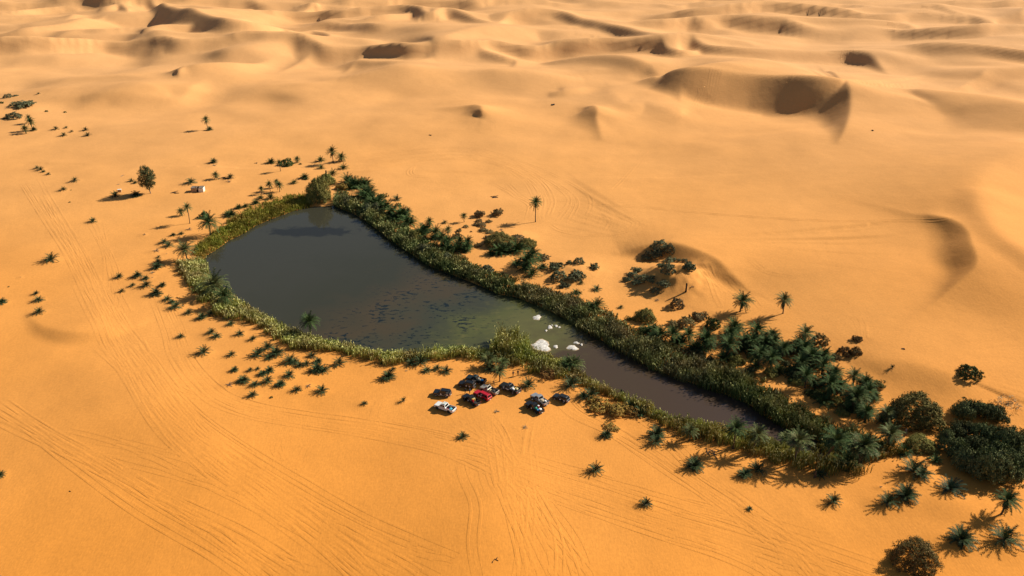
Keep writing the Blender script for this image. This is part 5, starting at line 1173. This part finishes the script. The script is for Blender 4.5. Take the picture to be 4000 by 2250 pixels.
# ------------------------------------------------------------------ people
M['skin'] = plain('skin', (.30,.17,.11), .6); M['hair'] = plain('hair', (.012,.010,.009), .7)
for nm, c_ in dict(black=(.012,.012,.013), grey=(.07,.07,.085), maroon=(.14,.015,.025), white=(.68,.66,.62), blue=(.03,.05,.10), tan=(.35,.27,.18), brown=(.06,.04,.03)).items(): M['cloth_'+nm] = plain('cloth_'+nm, c_, .85, var=.2, scale=8)
def person(px, py, face, top, bot, pose, label, h=1.76, head='hair'):
    x, y, z = [float(v) for v in ground(px, py)]
    V, E, Rr = [], [], []
    def v(p, r): V.append(p); Rr.append(r); return len(V)-1
    def ch(ids):
        for a, b in zip(ids[:-1], ids[1:]): E.append((a, b))
    st = {'stand': (.02, .03), 'walk': (.30, -.30), 'hips': (.05, -.02)}[pose]
    pel = v((0, 0, .94), .135); w = v((0.01, 0, 1.10), .125); chst = v((.01, 0, 1.32), .150); nb = v((0, 0, 1.47), .075); nk = v((.01, 0, 1.53), .055)
    hd0 = v((.02, 0, 1.60), .085); hd1 = v((.015, 0, 1.69), .098); hd2 = v((.0, 0, 1.765), .06); ch([pel, w, chst, nb, nk, hd0, hd1, hd2])
    nose = v((.125, 0, 1.645), .016); E.append((hd0, nose))
    for s, sw in ((1, st[0]), (-1, st[1])):
        hip = v((0, s*.10, .88), .105); kn = v((sw*.55+.04, s*.11, .49), .068); an = v((sw-(.08 if sw < 0 else 0), s*.115, .10), .045); toe = v((sw+.16, s*.13, .045), .042); E.append((pel, hip)); ch([hip, kn, an, toe])
        sh = v((0, s*.19, 1.42), .072); E.append((chst, sh)); sa = -sw
        if pose == 'hips': el = v((-.12, s*.40, 1.17), .048); wr = v((.04, s*.22, 1.02), .034)
        else: el = v((sa*.35-.03, s*.26, 1.14), .048); wr = v((sa*.75+.06, s*.27, .92), .034)
        pm = v(tuple(np.array(V[wr])+np.array((.03, 0, -.07))), .036); ch([sh, el, wr, pm])
        for k in range(4): E.append((pm, v(tuple(np.array(V[pm])+np.array((.02+.012*k-.02, s*.004, -.075-.012*(k in (1, 2))))), .0095)))
        E.append((pm, v(tuple(np.array(V[pm])+np.array((.055, -s*.01, -.025))), .0105)))
    me = bpy.data.meshes.new('body'); me.from_pydata(V, E, []); o = bpy.data.objects.new('tmp', me); COL.objects.link(o)
    sk = o.modifiers.new('s', 'SKIN'); lay = me.skin_vertices[0] if me.skin_vertices else None
    if lay is None:
        bm = bmesh.new(); bm.from_mesh(me); bm.verts.layers.skin.verify(); bm.to_mesh(me); bm.free(); lay = me.skin_vertices[0]
    for i, r in enumerate(Rr): lay.data[i].radius = (r, r*(1.0 if i != 2 else 1.25)); lay.data[i].use_root = (i == 0)
    ss = o.modifiers.new('u', 'SUBSURF'); ss.levels = 1; ss.render_levels = 1
    dg = bpy.context.evaluated_depsgraph_get(); m2 = bpy.data.meshes.new_from_object(o.evaluated_get(dg)); bpy.data.objects.remove(o)
    m2.name = 'body'; m2.materials.clear()
    for k_ in ('skin', 'cloth_'+top, 'cloth_'+bot, head, 'char'): m2.materials.append(M[k_])
    for f in m2.polygons:
        c = f.center; f.use_smooth = True
        f.material_index = 4 if c.z < .09 else 2 if c.z < .93 and abs(c.y) < .22 else (3 if c.z > 1.66 or (c.z > 1.54 and c.x < .02) else 0) if c.z > 1.51 else (1 if c.z > 1.0 or abs(c.y) < .2 else 0)
    e = empty('person', (x, y, z+.01), face); e.scale = (h/1.82,)*3; link('body', m2, e)
    return tag(e, label, 'person', 'people among the parked vehicles')
gp = lambda a, b: (1650+.2329*a, 1400+.2329*b)
person(*gp(1522,302), 1.9, 'grey', 'maroon', 'stand', 'person in grey top and maroon trousers standing near the reeds'); person(*gp(1602,290), 1.2, 'black', 'black', 'stand', 'person all in black standing near the reeds', 1.85)
person(*gp(1200,458), 2.9, 'black', 'black', 'walk', 'person in dark clothes striding past the small palm'); person(*gp(720,590), -1.2, 'black', 'brown', 'hips', 'person in dark clothes with hands on hips by the black pickup')
person(*gp(797,592), 2.6, 'blue', 'black', 'stand', 'person in dark blue top standing behind the black pickup'); person(*gp(1362,548), .6, 'white', 'grey', 'stand', 'person in white shirt beside the big charcoal pickup')
person(*gp(1128,612), 1.4, 'tan', 'tan', 'stand', 'person in tan clothes leaning at the tan pickup bed')

# ------------------------------------------------------------------ ruined hut
M['adobe'] = plain('mud_plaster', (.42,.27,.14), .95, var=.2, scale=2, bump=.5); M['lime'] = plain('white_plaster', (.74,.68,.58), .9, var=.12, scale=2, bump=.4)
def hut():
    x, y, z = [float(v) for v in ground(600+.4141*412, 550+.4141*486)]
    e = empty('mud_hut', (x, y+1.4, z-.05), R(6)); w = lambda n, a, b, m: link(n, box(n, a, b, m, .03), e)
    w('wall', (-2.7,-1.1,0), (-.55,-.9,1.75), M['adobe']); w('wall', (-2.7,-.9,0), (-2.5,1.3,1.85), M['adobe']); w('wall', (-2.7,1.3,0), (2.6,1.5,1.9), M['adobe']); w('wall', (.55,-1.45,0), (2.55,-1.25,1.8), M['lime']); w('wall', (2.35,-1.25,0), (2.55,1.3,1.8), M['lime']); w('wall', (.35,-1.25,0), (.55,.6,1.7), M['adobe']); w('wall', (-.55,-1.1,0), (-.40,.3,1.3), M['adobe'])
    rs = np.random.default_rng(9)
    for i in range(12):
        x0 = -2.75+i*.42
        if i in (4, 6, 7): continue
        o = link('roof_plank', box('roof_plank', (0, -1.35 if i < 8 else -1.55, 0), (.40, 1.62, .07), M['wood'], 0), e, (x0, 0, 1.90+(.02 if i % 2 else 0)), (rs.normal()*.012, rs.normal()*.03, rs.normal()*.03))
    link('doorway_shade', box('doorway_shade', (-.38,-1.05,.0), (.33,-.98,1.2), M['char'], 0), e); w('lintel', (-.6,-1.2,1.45), (.6,-1.0,1.6), M['wood'])  # near-black panel stands in for the shade inside the door opening
    tag(e, 'ruined mud hut with one white wall and a broken plank roof', 'hut')
hut()
# ------------------------------------------------------------------ lone leafy tree with pale bent trunk
def leafy_tree():
    x, y, z = [float(v) for v in ground(.4142*1420, 300+.4142*1100)]
    s = pxm(x, y, z); H = (1100-840)*.4142/s/cosdep(x, y, z); Wd = 165*.4142/s; e = empty('leafy_tree', (x, y, z-.1), 0); rs = np.random.default_rng(77)
    A = Acc(); tips = []
    P = [(0,0,0), (-.12,0,H*.12), (-.25,.1,H*.28), (-.35,.1,H*.42)]; V, F = tube(P, (.22,.19,.16,.13), 8); A.add(V, F)
    for i in range(9):
        th = i*2.4; q = rs.uniform(.2, .42)*Wd; p0 = np.array(P[1+i % 3]); p2 = np.array((-.4+q*math.cos(th), q*math.sin(th), H*rs.uniform(.35, .93))); p1 = (p0+p2)/2+rs.normal(size=3)*.2
        V, F = tube([p0, p1, p2], (.10,.06,.02), 6); A.add(V, F); tips.append(p2)
    t = link('trunk', A.mesh('trunk', M['wood'], True), e)
    C = []
    while len(C) < 420:
        p = rs.uniform(-1, 1, 3)
        if np.linalg.norm(p) > 1: continue
        C.append((-.4+p[0]*Wd*.48*(1-.25*max(p[2], 0)), p[1]*Wd*.48, H*.58+p[2]*H*.42+rs.normal()*.1))
    C = np.array(C)[::1]; keep = perlin(C[:, 0]*.9, C[:, 2]*.9+3) > -.28; C = C[keep]; per = 26; N = len(C)*per; k = np.repeat(np.arange(len(C)), per)
    Pn = C[k]+rs.normal(size=(N, 3))*.28; nr = rs.normal(size=(N, 3)); nr[:, 2] = np.abs(nr[:, 2]); nr /= np.linalg.norm(nr, axis=1)[:, None]
    a = np.cross(nr, rs.normal(size=(N, 3))); a /= np.linalg.norm(a, axis=1)[:, None]; b = np.cross(nr, a); sl = rs.uniform(.16, .3, N)[:, None]
    V = np.stack([Pn-a*sl*.5, Pn+a*sl*.5, Pn+b*sl*1.4], 1).reshape(-1, 3)
    link('crown', mesh_np('crown', V, np.arange(3*N), np.full(N, 3), False, M['leaf_k']), e)
    tag(e, 'lone leafy tree with slim pale trunk and dense olive crown', 'tree')
leafy_tree()
# ------------------------------------------------------------------ charred trunk, dead palms, stump, debris
def bare_trunk(px, py, hpx, name, label, mat, r=.26, crown=None, lean=.0, off=(0, 0)):
    x, y, z = [float(v) for v in ground(px, py)]; h = hpx/pxm(x, y, z)/cosdep(x, y, z); e = empty(name, (x, y, z-.1), 0)
    P = [(lean*t*t*h, 0, t*h) for t in np.linspace(0, 1, 9)]; A = Acc(); V, F = tube(P, [r*(1.15-.3*t)*(1.1 if i % 2 else .94) for i, t in enumerate(np.linspace(0, 1, 9))], 9); A.add(V, F); V, F = tube([P[-1], (P[-1][0], 0, h+.18)], [r*.8, r*.3], 9); A.add(V, F)
    link('trunk', A.mesh('trunk', mat, True), e)
    if crown: link('dead_fronds', G[('skirt', 1)], e, (lean*h+off[0], off[1], h+.05), (0, 0, .4), (crown, crown, crown*1.1))
    return tag(e, label, 'dead trunk')
bare_trunk(600+.4141*1638, 550+.4141*402, 50, 'charred_trunk', 'charred black palm trunk standing bare beside the head of the lake', M['char'], .36)
bare_trunk(2100+.4141*780, 1350+.4141*512, 40, 'dead_palm', 'dead palm with drooping straw crown at the rusty shrubs', M['char'], .24, 2.3, .03, (.5, 0))
bare_trunk(3300+.4142*560, 1250+.4142*1100, 32, 'dead_palm', 'dead grey palm with hanging fronds in front of the olive dome', M['wood'], .2, 2.2); bare_trunk(3300+.4142*606, 1250+.4142*985, 16, 'dead_tree', 'short pale dead stem above the dead grey palm', M['wood'], .14)
bare_trunk(2000+.4141*1640, 850+.4141*700, 34, 'dead_palm', 'dead stump with ragged fronds on the bushy mound flank', M['char'], .26, 1.5); bare_trunk(2700+.4142*1165, 1550+.4142*757, 22, 'palm_stump', 'short brown palm stump at the sand lip', M['trunk'], .25)
def sticks(px, py, wpx, n, label, mat, seed, thick=.06, name='driftwood'):
    x, y, z = [float(v) for v in ground(px, py)]; s = .5*wpx/pxm(x, y, z); rs = np.random.default_rng(seed); e = empty(name, (x, y, z), 0)
    for i in range(n):
        a = rs.uniform(0, math.pi); p = rs.normal(size=2)*s*.35; d = np.array((math.cos(a), math.sin(a)))*s*rs.uniform(.35, .8)
        P = [(p[0]-d[0], p[1]-d[1]), (p[0]+rs.normal()*.1*s, p[1]+rs.normal()*.1*s), (p[0]+d[0], p[1]+d[1])]
        Q = [(q[0], q[1], float(zat(x+q[0], y+q[1]))-z+thick*.6+(.12*s*rs.random() if j == 2 else 0)) for j, q in enumerate(P)]
        A = Acc(); V, F = tube(Q, (thick, thick*.85, thick*.5), 6); A.add(V, F); link('branch', A.mesh('branch', mat, True), e)
    return tag(e, label, 'driftwood')
sticks(.4142*1145, 300+.4142*935, 22, 4, 'bleached branches on the sand beyond the leafy tree', M['wood'], 1); sticks(.4142*1115, 300+.4142*1015, 18, 4, 'small heap of bleached branches facing the leafy tree', M['wood'], 2)
sticks(600+.4141*210, 550+.4141*493, 28, 7, 'blackened branch heap on the sand beside the hut', M['char'], 3, .14); sticks(600+.4141*660, 550+.4141*352, 30, 5, 'dark fallen trunks between two palms behind the hut', M['char'], 4, .16)
sticks(1300+.4141*1528, 550+.4141*530, 30, 8, 'scattered black wood pieces on the track-marked plain', M['char'], 5, .15); sticks(600+.4141*968, 550+.4141*210, 15, 4, 'dark wood scrap on the sand before the far grove', M['char'], 6, .12)
sticks(2100+.4141*1650, 1350+.4141*1002, 75, 9, 'dry sticks strewn on the sand lip below the reeds', M['twig'], 7, .07); sticks(1936, 2187, 30, 3, 'crooked dark stick on the smooth foreground sand', M['char'], 8, .07); sticks(3300+.4142*545, 1250+.4142*270, 17, 3, 'black wood scrap on the tall sand slope', M['char'], 9, .13)
sticks(274, 1919, 10, 3, 'small dark twig on the foreground sand by the tracks', M['char'], 10, .07); sticks(2158, 410, 22, 5, 'dark debris on the sand below the far dunes', M['char'], 11, .3); sticks(3407, 511, 9, 3, 'black speck of wood at the long dune tongue', M['char'], 12, .35); sticks(1684, 529, 12, 3, 'dark debris on the far plain before the dunes', M['char'], 13, .22)
sticks(3300+.3796*1190, 1700+.3796*1115, 24, 4, 'pale broken stalks under the corner palm tuft', M['wood'], 14, .06)
x, y, z = [float(v) for v in ground(.4142*1130, 300+.4142*1085)]
st = empty('stone_block', (x, y, z-.08), .3); link('block', box('block', (-.75,-.5,0), (.75,.5,1.1), M['adobe'], .08), st); link('cap_stone', box('cap_stone', (-.8,-.55,1.105), (.8,.55,1.25), M['lime'], .05), st); tag(st, 'pale masonry block beside a palm tuft near the leafy tree', 'masonry block')
